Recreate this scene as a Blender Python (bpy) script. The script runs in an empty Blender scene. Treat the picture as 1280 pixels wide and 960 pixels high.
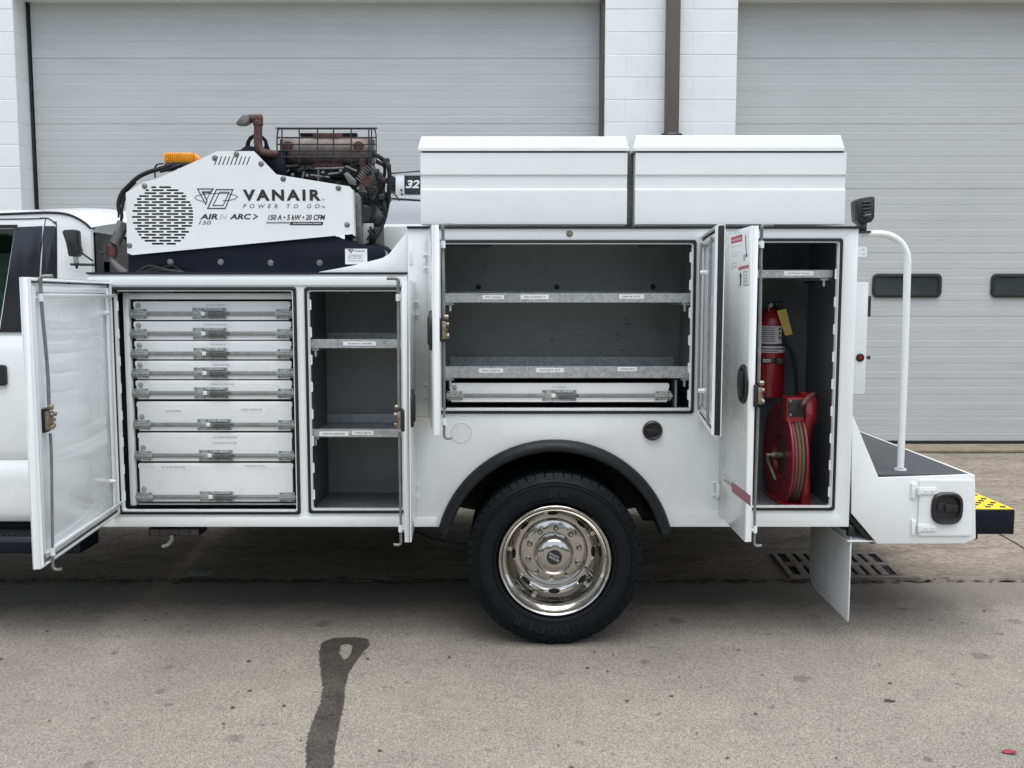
import bpy, bmesh, math, random
from mathutils import Vector, Matrix
random.seed(7)
SC = bpy.context.scene
COL = SC.collection
PI = math.pi

# ------------------------------------------------------------------ camera
F = 1180.0; D = 4.29; H = 1.607; PITCH = math.atan(108 / F)
cam_d = bpy.data.cameras.new('camera'); cam = bpy.data.objects.new('camera', cam_d); COL.objects.link(cam)
cam_d.sensor_width = 36.0; cam_d.lens = 36.0 * F / 1280.0
cam_d.clip_start = 0.05; cam_d.clip_end = 2000
cam.location = (0, -D, H); cam.rotation_euler = (PI / 2 - PITCH, 0, 0)
SC.camera = cam
# ------------------------------------------------------------------ sky, sun, exposure
SUN_EL, SUN_AZ = math.radians(76), math.radians(165)
w = bpy.data.worlds.new('World'); SC.world = w; w.use_nodes = True
wn = w.node_tree.nodes; wl = w.node_tree.links
sky = wn.new('ShaderNodeTexSky'); sky.sky_type = 'NISHITA'; sky.sun_disc = False
sky.sun_elevation = SUN_EL; sky.sun_rotation = SUN_AZ
sky.air_density = 1.0; sky.dust_density = 2.0; sky.ozone_density = 1.6
hs = wn.new('ShaderNodeHueSaturation'); hs.inputs['Saturation'].default_value = 0.46
wl.new(sky.outputs[0], hs.inputs['Color']); wl.new(hs.outputs[0], wn['Background'].inputs[0])
wn['Background'].inputs[1].default_value = 0.15
sl = bpy.data.lights.new('sun', 'SUN'); so = bpy.data.objects.new('sun', sl); COL.objects.link(so)
sl.energy = 1.5; sl.angle = math.radians(70); sl.color = (1.0, 0.99, 0.98)
sdir = Vector((math.sin(SUN_AZ) * math.cos(SUN_EL), math.cos(SUN_AZ) * math.cos(SUN_EL), math.sin(SUN_EL)))
so.rotation_euler = sdir.to_track_quat('Z', 'Y').to_euler()
SC.view_settings.view_transform = 'Standard'; SC.view_settings.look = 'None'
SC.view_settings.exposure = 0.78; SC.view_settings.gamma = 1.0

# ------------------------------------------------------------------ surveying helpers (photo pixel + known depth -> metres)
_c, _s = math.cos(PITCH), math.sin(PITCH)
def X(px, py, Y):
    v = (480 - py) / F
    return (px - 640) / F * (Y + D) / (_c + v * _s)
def Z(py, Y=0.0):
    v = (480 - py) / F
    return H + (Y + D) / (_c + v * _s) * (-_s + v * _c)
def P(px, py, Y=0.0): return Vector((X(px, py, Y), Y, Z(py, Y)))
def P2(px, py, Y=0.0): return (X(px, py, Y), Z(py, Y))
def G(px, py, z=0.0):
    v = (480 - py) / F
    t = (z - H) / (-_s + v * _c)
    return ((px - 640) / F * t, t * (_c + v * _s) - D)

# ------------------------------------------------------------------ materials
def new_mat(name):
    m = bpy.data.materials.new(name); m.use_nodes = True
    return m, m.node_tree.nodes, m.node_tree.links, m.node_tree.nodes['Principled BSDF']
def setin(b, **k):
    for a, v in k.items():
        b.inputs[a.replace('_', ' ')].default_value = v
def noise(n, l, scale, detail=4, rough=0.55, co=None, dist=0.0):
    t = n.new('ShaderNodeTexNoise'); t.inputs['Scale'].default_value = scale
    t.inputs['Detail'].default_value = detail; t.inputs['Roughness'].default_value = rough
    t.inputs['Distortion'].default_value = dist
    if co is not None: l.new(co, t.inputs['Vector'])
    return t
def ramp(n, l, src, stops):
    r = n.new('ShaderNodeValToRGB'); l.new(src, r.inputs[0])
    e = r.color_ramp.elements
    while len(e) < len(stops): e.new(0.5)
    for el, (p, c) in zip(e, stops):
        el.position = p; el.color = (c[0], c[1], c[2], 1) if not isinstance(c, (int, float)) else (c, c, c, 1)
    return r
def mixc(n, l, fac, a, b, mode='MIX'):
    m = n.new('ShaderNodeMix'); m.data_type = 'RGBA'; m.blend_type = mode
    for sock, v in ((m.inputs[0], fac), (m.inputs[6], a), (m.inputs[7], b)):
        if hasattr(v, 'is_linked') or hasattr(v, 'links'): l.new(v, sock)
        elif isinstance(v, (int, float)): sock.default_value = v
        else: sock.default_value = (v[0], v[1], v[2], 1)
    return m.outputs[2]
def bump(n, l, b, src, strength, dist=0.002):
    k = n.new('ShaderNodeBump'); k.inputs['Strength'].default_value = strength; k.inputs['Distance'].default_value = dist
    l.new(src, k.inputs['Height']); l.new(k.outputs[0], b.inputs['Normal'])
def coords(n, kind='Object'):
    return n.new('ShaderNodeTexCoord').outputs[kind]
def world_co(n):
    return n.new('ShaderNodeNewGeometry').outputs['Position']
def M(name, col, rough=0.5, metal=0.0, var=0.12, scale=6.0, rvar=0.08, bmp=0.0, bscale=60.0, coat=0.0, dirt=None, dirt_amt=0.25, stretch=None):
    m, n, l, b = new_mat(name)
    co = world_co(n)
    if stretch:
        mp = n.new('ShaderNodeMapping'); mp.inputs['Scale'].default_value = stretch
        l.new(co, mp.inputs[0]); co = mp.outputs[0]
    t = noise(n, l, scale, 6, 0.6, co)
    lo = [c * (1 - var) for c in col]; hi = [min(1, c * (1 + var * 0.5)) for c in col]
    r = ramp(n, l, t.outputs[0], [(0.3, lo), (0.7, hi)])
    out = r.outputs[0]
    if dirt:
        t2 = noise(n, l, scale * 2.7, 8, 0.7, co, 0.6)
        f = ramp(n, l, t2.outputs[0], [(0.52, 0.0), (0.78, dirt_amt)])
        out = mixc(n, l, f.outputs[0], out, dirt)
    l.new(out, b.inputs['Base Color'])
    rr = ramp(n, l, t.outputs[0], [(0.25, max(0.02, rough - rvar)), (0.75, min(1, rough + rvar))])
    l.new(rr.outputs[0], b.inputs['Roughness'])
    setin(b, Metallic=metal, Coat_Weight=coat)
    if coat: setin(b, Coat_Roughness=0.06)
    if bmp:
        t3 = noise(n, l, bscale, 3, 0.6, co); bump(n, l, b, t3.outputs[0], bmp)
    return m
white = M('white_paint', (0.78, 0.81, 0.795), 0.27, 0, 0.03, 2.0, 0.05, bmp=0.10, bscale=2.2, coat=0.6, dirt=(0.62, 0.61, 0.58), dirt_amt=0.10)
white_box = M('white_box_paint', (0.78, 0.81, 0.795), 0.36, 0, 0.03, 2.0, 0.06, bmp=0.10, bscale=2.6, coat=0.3, dirt=(0.55, 0.52, 0.47), dirt_amt=0.16)
white_in = M('white_door_liner', (0.80, 0.83, 0.825), 0.24, 0, 0.05, 3.0, 0.08, bmp=0.02, bscale=4, coat=0.3, dirt=(0.62, 0.62, 0.61), dirt_amt=0.10)
white_drawer = M('white_drawer_paint', (0.80, 0.82, 0.81), 0.42, 0, 0.05, 4.0, 0.08, dirt=(0.45, 0.44, 0.42), dirt_amt=0.22)
label_white = M('label_white', (0.78, 0.79, 0.78), 0.4, 0, 0.03, 20)
ink = M('black_ink', (0.02, 0.02, 0.022), 0.5, 0, 0.1, 20)
ink_grey = M('grey_ink', (0.28, 0.28, 0.28), 0.5, 0, 0.1, 20)
ink_pale = M('pale_grey_ink', (0.55, 0.56, 0.56), 0.5, 0, 0.1, 20)
red_ink = M('red_ink', (0.35, 0.03, 0.05), 0.45, 0, 0.1, 20)
maroon = M('maroon_reflective', (0.30, 0.06, 0.09), 0.35, 0, 0.1, 60)
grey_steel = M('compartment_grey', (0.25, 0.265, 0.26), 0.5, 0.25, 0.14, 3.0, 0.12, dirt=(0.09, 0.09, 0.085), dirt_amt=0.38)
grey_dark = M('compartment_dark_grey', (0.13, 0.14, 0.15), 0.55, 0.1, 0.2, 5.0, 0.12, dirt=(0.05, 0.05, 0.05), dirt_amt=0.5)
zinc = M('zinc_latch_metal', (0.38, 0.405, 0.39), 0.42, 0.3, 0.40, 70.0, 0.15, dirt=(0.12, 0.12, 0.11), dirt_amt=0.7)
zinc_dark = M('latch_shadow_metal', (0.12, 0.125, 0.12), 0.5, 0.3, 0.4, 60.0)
steel = M('bare_steel', (0.30, 0.31, 0.30), 0.40, 0.35, 0.25, 30.0, 0.12, dirt=(0.2, 0.17, 0.14), dirt_amt=0.4)
brass = M('brass_latch', (0.33, 0.28, 0.22), 0.38, 0.8, 0.4, 60.0, 0.15, dirt=(0.08, 0.06, 0.05), dirt_amt=0.7)
rubber = M('black_rubber', (0.022, 0.023, 0.025), 0.62, 0, 0.3, 14.0, 0.1, dirt=(0.07, 0.068, 0.062), dirt_amt=0.3)
tyre_m = M('tyre_rubber', (0.0065, 0.008, 0.010), 0.6, 0, 0.25, 18.0, 0.08, bmp=0.15, bscale=140, dirt=(0.03, 0.03, 0.03), dirt_amt=0.25)
tyre_txt = M('tyre_letter_rubber', (0.013, 0.0135, 0.015), 0.5, 0, 0.2, 18.0)
tyre_m.node_tree.nodes['Principled BSDF'].inputs['Specular IOR Level'].default_value = 0.18
flare_m = M('black_fender_plastic', (0.011, 0.013, 0.015), 0.5, 0, 0.2, 8.0, 0.1, bmp=0.1, bscale=200, dirt=(0.08, 0.078, 0.07), dirt_amt=0.25)
pass
for m_ in (flare_m, rubber, tyre_txt): m_.node_tree.nodes['Principled BSDF'].inputs['Specular IOR Level'].default_value = 0.25
black_paint = M('black_paint', (0.005, 0.0075, 0.014), 0.5, 0, 0.3, 8.0, 0.1, dirt=(0.018, 0.018, 0.02), dirt_amt=0.3)
black_pl = M('black_plastic', (0.016, 0.016, 0.018), 0.4, 0, 0.3, 14.0, 0.1)
black_gloss = M('black_gloss_trim', (0.018, 0.02, 0.026), 0.18, 0, 0.2, 8.0, 0.04)
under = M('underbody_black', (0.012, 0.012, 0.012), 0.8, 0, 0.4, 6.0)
chrome = M('polished_wheel_metal', (0.50, 0.485, 0.455), 0.10, 1.0, 0.05, 12.0, 0.04)
engine = M('engine_dark_metal', (0.03, 0.031, 0.033), 0.5, 0.3, 0.5, 30.0, 0.15, dirt=(0.16, 0.13, 0.10), dirt_amt=0.5)
alu = M('cast_aluminium', (0.20, 0.20, 0.195), 0.5, 0.45, 0.35, 25.0, 0.15, dirt=(0.09, 0.08, 0.07), dirt_amt=0.7)
rust = M('rusty_steel', (0.10, 0.052, 0.042), 0.75, 0.2, 0.5, 22.0, 0.1, bmp=0.3, bscale=90, dirt=(0.20, 0.17, 0.15), dirt_amt=0.6)
amber = M('amber_lens', (0.85, 0.36, 0.015), 0.25, 0, 0.2, 40.0, 0.05, coat=0.5)
red_paint = M('red_paint', (0.24, 0.008, 0.014), 0.34, 0, 0.15, 8.0, 0.08, coat=0.4)
red_reel = M('red_reel_paint', (0.24, 0.011, 0.028), 0.42, 0, 0.2, 8.0, 0.1, dirt=(0.07, 0.01, 0.015), dirt_amt=0.4)
hose_red = M('hose_red_rubber', (0.15, 0.06, 0.05), 0.55, 0, 0.2, 30.0)
hose_green = M('hose_green_rubber', (0.08, 0.085, 0.045), 0.55, 0, 0.2, 30.0)
yellow_tag_m = M('yellow_tag_card', (0.62, 0.50, 0.08), 0.55, 0, 0.15, 40.0)
yellow = M('yellow_grip_paint', (0.82, 0.58, 0.02), 0.55, 0, 0.12, 30.0, dirt=(0.25, 0.18, 0.05), dirt_amt=0.4)
black_paint.node_tree.nodes['Principled BSDF'].inputs['Specular IOR Level'].default_value = 0.2
deck_m = M('deck_bedliner', (0.06, 0.062, 0.066), 0.75, 0, 0.25, 30.0, bmp=0.6, bscale=220, dirt=(0.13, 0.125, 0.12), dirt_amt=0.4)
glass = M('tinted_glass', (0.035, 0.055, 0.058), 0.04, 0, 0.1, 2.0, 0.01, coat=0.5)
def see_through(name, tint, ior=1.5):
    m, n, l, b = new_mat(name); tr = n.new('ShaderNodeBsdfTransparent'); tr.inputs[0].default_value = (*tint, 1)
    gl = n.new('ShaderNodeBsdfGlossy'); gl.inputs['Roughness'].default_value = 0.02; fr = n.new('ShaderNodeFresnel'); fr.inputs[0].default_value = ior
    mx = n.new('ShaderNodeMixShader'); l.new(fr.outputs[0], mx.inputs[0]); l.new(tr.outputs[0], mx.inputs[1]); l.new(gl.outputs[0], mx.inputs[2])
    l.new(mx.outputs[0], n['Material Output'].inputs['Surface']); return m
glass_side = see_through('tinted_side_glass', (0.42, 0.60, 0.56))
glass_teal = see_through('teal_window_glass', (0.13, 0.22, 0.20), 1.28)
grey_door_pane = M('dark_pane', (0.05, 0.06, 0.06), 0.1, 0, 0.3, 3.0, 0.04)
brown = M('brown_metal', (0.085, 0.068, 0.06), 0.5, 0, 0.12, 3.0)
flap_m = M('grey_flap', (0.70, 0.72, 0.72), 0.5, 0, 0.06, 4.0, dirt=(0.28, 0.27, 0.25), dirt_amt=0.35)
grey_panel = M('grey_panel_paint', (0.50, 0.51, 0.53), 0.4, 0, 0.05, 3.0)
lamp_lens = M('lamp_lens', (0.35, 0.36, 0.36), 0.12, 0.3, 0.2, 40.0)
red_lens = M('red_lens', (0.16, 0.012, 0.015), 0.2, 0, 0.1, 30.0)
void = M('dark_void', (0.006, 0.006, 0.007), 0.9, 0, 0.1, 4)
litter_m = M('red_litter', (0.26, 0.03, 0.04), 0.5, 0, 0.3, 60)
leaf_m = M('dry_leaf', (0.09, 0.06, 0.04), 0.8, 0, 0.4, 60)
iron = M('cast_iron', (0.20, 0.18, 0.155), 0.75, 0.1, 0.3, 20, dirt=(0.17, 0.12, 0.08), dirt_amt=0.5)

def galvanised():
    m, n, l, b = new_mat('galvanised_steel'); co = world_co(n)
    v = n.new('ShaderNodeTexVoronoi'); v.inputs['Scale'].default_value = 70; l.new(co, v.inputs['Vector'])
    r = ramp(n, l, v.outputs['Color'], [(0.1, (0.33, 0.35, 0.35)), (0.9, (0.48, 0.50, 0.50))])
    t = noise(n, l, 14, 6, 0.7, co); d = ramp(n, l, t.outputs[0], [(0.5, 0.0), (0.8, 0.45)])
    l.new(mixc(n, l, d.outputs[0], r.outputs[0], (0.22, 0.22, 0.21)), b.inputs['Base Color'])
    setin(b, Metallic=0.5, Roughness=0.45); return m
galv = galvanised()
def muffler_mat():
    m, n, l, b = new_mat('heat_stained_muffler'); co = world_co(n)
    t = noise(n, l, 9, 8, 0.7, co, 0.8)
    r = ramp(n, l, t.outputs[0], [(0.30, (0.25, 0.24, 0.225)), (0.54, (0.16, 0.14, 0.125)), (0.66, (0.13, 0.062, 0.045)), (0.8, (0.09, 0.05, 0.04))])
    l.new(r.outputs[0], b.inputs['Base Color']); setin(b, Metallic=0.45, Roughness=0.55)
    bump(n, l, b, noise(n, l, 80, 4, 0.6, co).outputs[0], 0.2); return m
muffler_m = muffler_mat()
def asphalt_mat(name, base, tan, wet=False):
    m, n, l, b = new_mat(name); co = world_co(n)
    big = noise(n, l, 0.55, 6, 0.62, co, 0.8)
    c0 = ramp(n, l, big.outputs[0], [(0.28, [x * 0.90 for x in base]), (0.5, base), (0.74, [x * 1.05 for x in tan])]).outputs[0]
    mid = noise(n, l, 5, 8, 0.72, co, 0.3)
    c0 = mixc(n, l, 0.6, c0, ramp(n, l, mid.outputs[0], [(0.25, 0.40), (0.75, 0.60)]).outputs[0], 'OVERLAY')
    # faint wheel tracks running along the lane
    mp = n.new('ShaderNodeMapping'); mp.inputs['Scale'].default_value = (0.16, 2.4, 1); l.new(co, mp.inputs[0])
    tk = noise(n, l, 1.6, 5, 0.6, mp.outputs[0], 0.4)
    c0 = mixc(n, l, ramp(n, l, tk.outputs[0], [(0.54, 0.0), (0.78, 0.16)]).outputs[0], c0, [x * 0.55 for x in base])
    v = n.new('ShaderNodeTexVoronoi'); v.inputs['Scale'].default_value = 215; l.new(co, v.inputs['Vector'])
    g = ramp(n, l, v.outputs['Color'], [(0.0, 0.20), (0.5, 0.5), (1.0, 0.82)])
    c0 = mixc(n, l, 0.85, c0, g.outputs[0], 'OVERLAY')
    fine = noise(n, l, 520, 2, 0.6, co)
    c0 = mixc(n, l, 0.8, c0, ramp(n, l, fine.outputs[0], [(0.3, 0.22), (0.7, 0.78)]).outputs[0], 'OVERLAY')
    # small oil drips and gum spots
    wv = n.new('ShaderNodeVectorMath'); wv.operation = 'ADD'
    nz = noise(n, l, 14, 3, 0.6, co); sc_ = n.new('ShaderNodeVectorMath'); sc_.operation = 'SCALE'; sc_.inputs[3].default_value = 0.10
    l.new(nz.outputs['Color'], sc_.inputs[0]); l.new(co, wv.inputs[0]); l.new(sc_.outputs[0], wv.inputs[1])
    for scl, thr, amt in ((2.3, 0.085, 0.5), (4.6, 0.07, 0.55), (9.5, 0.055, 0.40)):
        s = n.new('ShaderNodeTexVoronoi'); s.inputs['Scale'].default_value = scl; s.voronoi_dimensions = '2D'
        l.new(wv.outputs[0], s.inputs['Vector'])
        sub = n.new('ShaderNodeMath'); sub.operation = 'MULTIPLY'; sub.inputs[1].default_value = thr * 2
        sep = n.new('ShaderNodeSeparateColor'); l.new(s.outputs['Color'], sep.inputs[0]); l.new(sep.outputs[0], sub.inputs[0])
        dv = n.new('ShaderNodeMath'); dv.operation = 'SUBTRACT'; l.new(sub.outputs[0], dv.inputs[0]); l.new(s.outputs['Distance'], dv.inputs[1])
        f = ramp(n, l, dv.outputs[0], [(thr * 0.55, 0.0), (thr * 1.2, amt)])
        c0 = mixc(n, l, f.outputs[0], c0, [x * 0.25 for x in base])
    # hairline cracks in a few places
    wc = n.new('ShaderNodeVectorMath'); wc.operation = 'ADD'; n3 = noise(n, l, 2.2, 6, 0.7, co); s3 = n.new('ShaderNodeVectorMath'); s3.operation = 'SCALE'; s3.inputs[3].default_value = 0.55
    l.new(n3.outputs['Color'], s3.inputs[0]); l.new(co, wc.inputs[0]); l.new(s3.outputs[0], wc.inputs[1])
    cr = n.new('ShaderNodeTexVoronoi'); cr.feature = 'DISTANCE_TO_EDGE'; cr.voronoi_dimensions = '2D'; cr.inputs['Scale'].default_value = 0.8; l.new(wc.outputs[0], cr.inputs['Vector'])
    ck = ramp(n, l, cr.outputs['Distance'], [(0.0012, 1.0), (0.0035, 0.0)]); cm = ramp(n, l, noise(n, l, 0.8, 3, 0.5, co).outputs[0], [(0.52, 0.0), (0.62, 0.55)])
    cq = n.new('ShaderNodeMath'); cq.operation = 'MULTIPLY'; l.new(ck.outputs[0], cq.inputs[0]); l.new(cm.outputs[0], cq.inputs[1])
    c0 = mixc(n, l, cq.outputs[0], c0, [x * 0.25 for x in base])
    # gutter grime, widened and darkened to paint in shade from the truck
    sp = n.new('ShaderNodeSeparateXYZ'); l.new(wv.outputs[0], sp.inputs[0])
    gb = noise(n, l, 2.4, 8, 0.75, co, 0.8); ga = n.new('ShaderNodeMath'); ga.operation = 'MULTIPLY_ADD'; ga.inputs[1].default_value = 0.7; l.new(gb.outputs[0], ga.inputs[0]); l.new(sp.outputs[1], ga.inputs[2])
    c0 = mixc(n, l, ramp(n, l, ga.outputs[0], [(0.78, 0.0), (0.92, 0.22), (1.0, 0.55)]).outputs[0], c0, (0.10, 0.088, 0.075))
    rgh = 0.9
    if wet:
        at = n.new('ShaderNodeAttribute'); at.attribute_name = 'wet'
        wn_ = noise(n, l, 55, 5, 0.75, co, 0.4); wn2 = noise(n, l, 7, 5, 0.7, co)
        a1 = n.new('ShaderNodeMath'); a1.operation = 'MULTIPLY_ADD'; a1.inputs[1].default_value = 1.0; l.new(wn_.outputs[0], a1.inputs[0]); l.new(at.outputs['Fac'], a1.inputs[2])
        wf = ramp(n, l, a1.outputs[0], [(0.90, 0.0), (1.30, 1.0)])
        dk = ramp(n, l, mixc(n, l, 0.5, wn2.outputs[0], wn_.outputs[0]), [(0.38, 0.14), (0.62, 0.34)])
        c0 = mixc(n, l, wf.outputs[0], c0, mixc(n, l, 1.0, c0, dk.outputs[0], 'MULTIPLY'))
        rr = ramp(n, l, wf.outputs[0], [(0.0, 0.9), (1.0, 0.5)]); l.new(rr.outputs[0], b.inputs['Roughness'])
    l.new(c0, b.inputs['Base Color'])
    if not wet: setin(b, Roughness=rgh)
    hgt = mixc(n, l, 0.5, v.outputs['Distance'], fine.outputs[0])
    bump(n, l, b, hgt, 0.45, 0.003)
    return m
ASB = ((0.238, 0.217, 0.182), (0.258, 0.235, 0.197))
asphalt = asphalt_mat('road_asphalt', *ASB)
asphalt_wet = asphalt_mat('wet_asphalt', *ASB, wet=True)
asphalt_pale = asphalt_mat('pale_patch', (0.50, 0.48, 0.44), (0.55, 0.53, 0.49))
def concrete_mat():
    m, n, l, b = new_mat('apron_concrete'); co = world_co(n)
    mp = n.new('ShaderNodeMapping'); mp.inputs['Scale'].default_value = (0.8, 2.6, 1); l.new(co, mp.inputs[0])
    t = noise(n, l, 2.2, 9, 0.68, mp.outputs[0], 0.9)
    c0 = ramp(n, l, t.outputs[0], [(0.28, (0.12, 0.102, 0.078)), (0.5, (0.235, 0.207, 0.165)), (0.75, (0.29, 0.262, 0.214))]).outputs[0]
    f = noise(n, l, 170, 5, 0.8, co)
    f2 = noise(n, l, 26, 8, 0.8, mp.outputs[0], 0.6)
    c0 = mixc(n, l, 0.9, c0, ramp(n, l, f2.outputs[0], [(0.36, 0.20), (0.64, 0.78)]).outputs[0], 'OVERLAY')
    c0 = mixc(n, l, 0.9, c0, ramp(n, l, f.outputs[0], [(0.25, 0.25), (0.75, 0.72)]).outputs[0], 'OVERLAY')
    k = noise(n, l, 11, 6, 0.75, mp.outputs[0], 1.5)
    c0 = mixc(n, l, ramp(n, l, k.outputs[0], [(0.58, 0.0), (0.70, 0.75)]).outputs[0], c0, (0.075, 0.063, 0.05))
    p5 = noise(n, l, 38, 6, 0.8, co, 0.5)
    c0 = mixc(n, l, ramp(n, l, p5.outputs[0], [(0.60, 0.0), (0.68, 0.7)]).outputs[0], c0, (0.10, 0.085, 0.068))
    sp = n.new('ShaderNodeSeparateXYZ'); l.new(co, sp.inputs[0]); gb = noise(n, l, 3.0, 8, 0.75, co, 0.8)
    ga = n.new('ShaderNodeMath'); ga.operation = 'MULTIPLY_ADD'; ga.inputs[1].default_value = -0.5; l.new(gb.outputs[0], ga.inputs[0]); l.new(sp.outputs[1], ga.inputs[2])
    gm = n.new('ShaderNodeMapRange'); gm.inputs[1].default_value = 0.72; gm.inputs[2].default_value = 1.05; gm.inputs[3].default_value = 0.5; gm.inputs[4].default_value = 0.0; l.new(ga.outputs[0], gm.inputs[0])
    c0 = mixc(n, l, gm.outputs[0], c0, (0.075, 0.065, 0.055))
    l.new(c0, b.inputs['Base Color']); setin(b, Roughness=0.9)
    bump(n, l, b, f.outputs[0], 0.5, 0.004); return m
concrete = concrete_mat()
def door_metal():
    m, n, l, b = new_mat('grey_door_metal'); co = world_co(n)
    t = noise(n, l, 0.9, 5, 0.6, co)
    c0 = ramp(n, l, t.outputs[0], [(0.3, (0.45, 0.465, 0.458)), (0.7, (0.49, 0.505, 0.497))]).outputs[0]
    mp = n.new('ShaderNodeMapping'); mp.inputs['Scale'].default_value = (0.5, 1, 7); l.new(co, mp.inputs[0])
    k = noise(n, l, 2.0, 7, 0.7, mp.outputs[0], 0.4)
    c0 = mixc(n, l, ramp(n, l, k.outputs[0], [(0.5, 0.0), (0.8, 0.22)]).outputs[0], c0, (0.26, 0.255, 0.245))
    s = noise(n, l, 22, 6, 0.8, co, 2.0)
    c0 = mixc(n, l, ramp(n, l, s.outputs[0], [(0.70, 0.0), (0.76, 0.35)]).outputs[0], c0, (0.50, 0.50, 0.50))
    l.new(c0, b.inputs['Base Color']); setin(b, Roughness=0.45, Metallic=0.0)
    g = noise(n, l, 260, 2, 0.6, co); lo = noise(n, l, 2.2, 4, 0.6, co)
    bump(n, l, b, mixc(n, l, 0.85, g.outputs[0], lo.outputs[0]), 0.45, 0.006); return m
gdoor = door_metal()
block_m = M('white_painted_block', (0.75, 0.78, 0.765), 0.55, 0, 0.05, 3.0, 0.06, bmp=0.5, bscale=110, dirt=(0.55, 0.54, 0.51), dirt_amt=0.14)

# ------------------------------------------------------------------ mesh builder
ORG = {}
def finish(me, bevel, seg, sharp):
    bm = bmesh.new(); bm.from_mesh(me)
    bmesh.ops.remove_doubles(bm, verts=bm.verts, dist=1e-5)
    bmesh.ops.recalc_face_normals(bm, faces=bm.faces)
    if bevel:
        ed = [e for e in bm.edges if len(e.link_faces) == 2 and e.calc_face_angle(0) > 0.5]
        if ed: bmesh.ops.bevel(bm, geom=ed, offset=bevel, segments=seg, profile=0.5, affect='EDGES', clamp_overlap=True)
    for f in bm.faces: f.smooth = True
    for e in bm.edges:
        e.smooth = not (len(e.link_faces) == 2 and e.calc_face_angle(0) > sharp)
    bm.to_mesh(me); bm.free()
def link(name, me, mats, parent, center=True, loc=None):
    for m in (mats if isinstance(mats, (list, tuple)) else [mats]): me.materials.append(m)
    o = bpy.data.objects.new(name, me); COL.objects.link(o)
    if loc is None:
        if center and len(me.vertices):
            a = [v.co for v in me.vertices]
            loc = Vector([(min(v[i] for v in a) + max(v[i] for v in a)) / 2 for i in range(3)])
        else: loc = Vector((0, 0, 0))
        me.transform(Matrix.Translation(-loc))
    ORG[o] = Vector(loc)
    if parent: o.parent = parent; o.location = Vector(loc) - ORG[parent]
    else: o.location = loc
    return o
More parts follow.
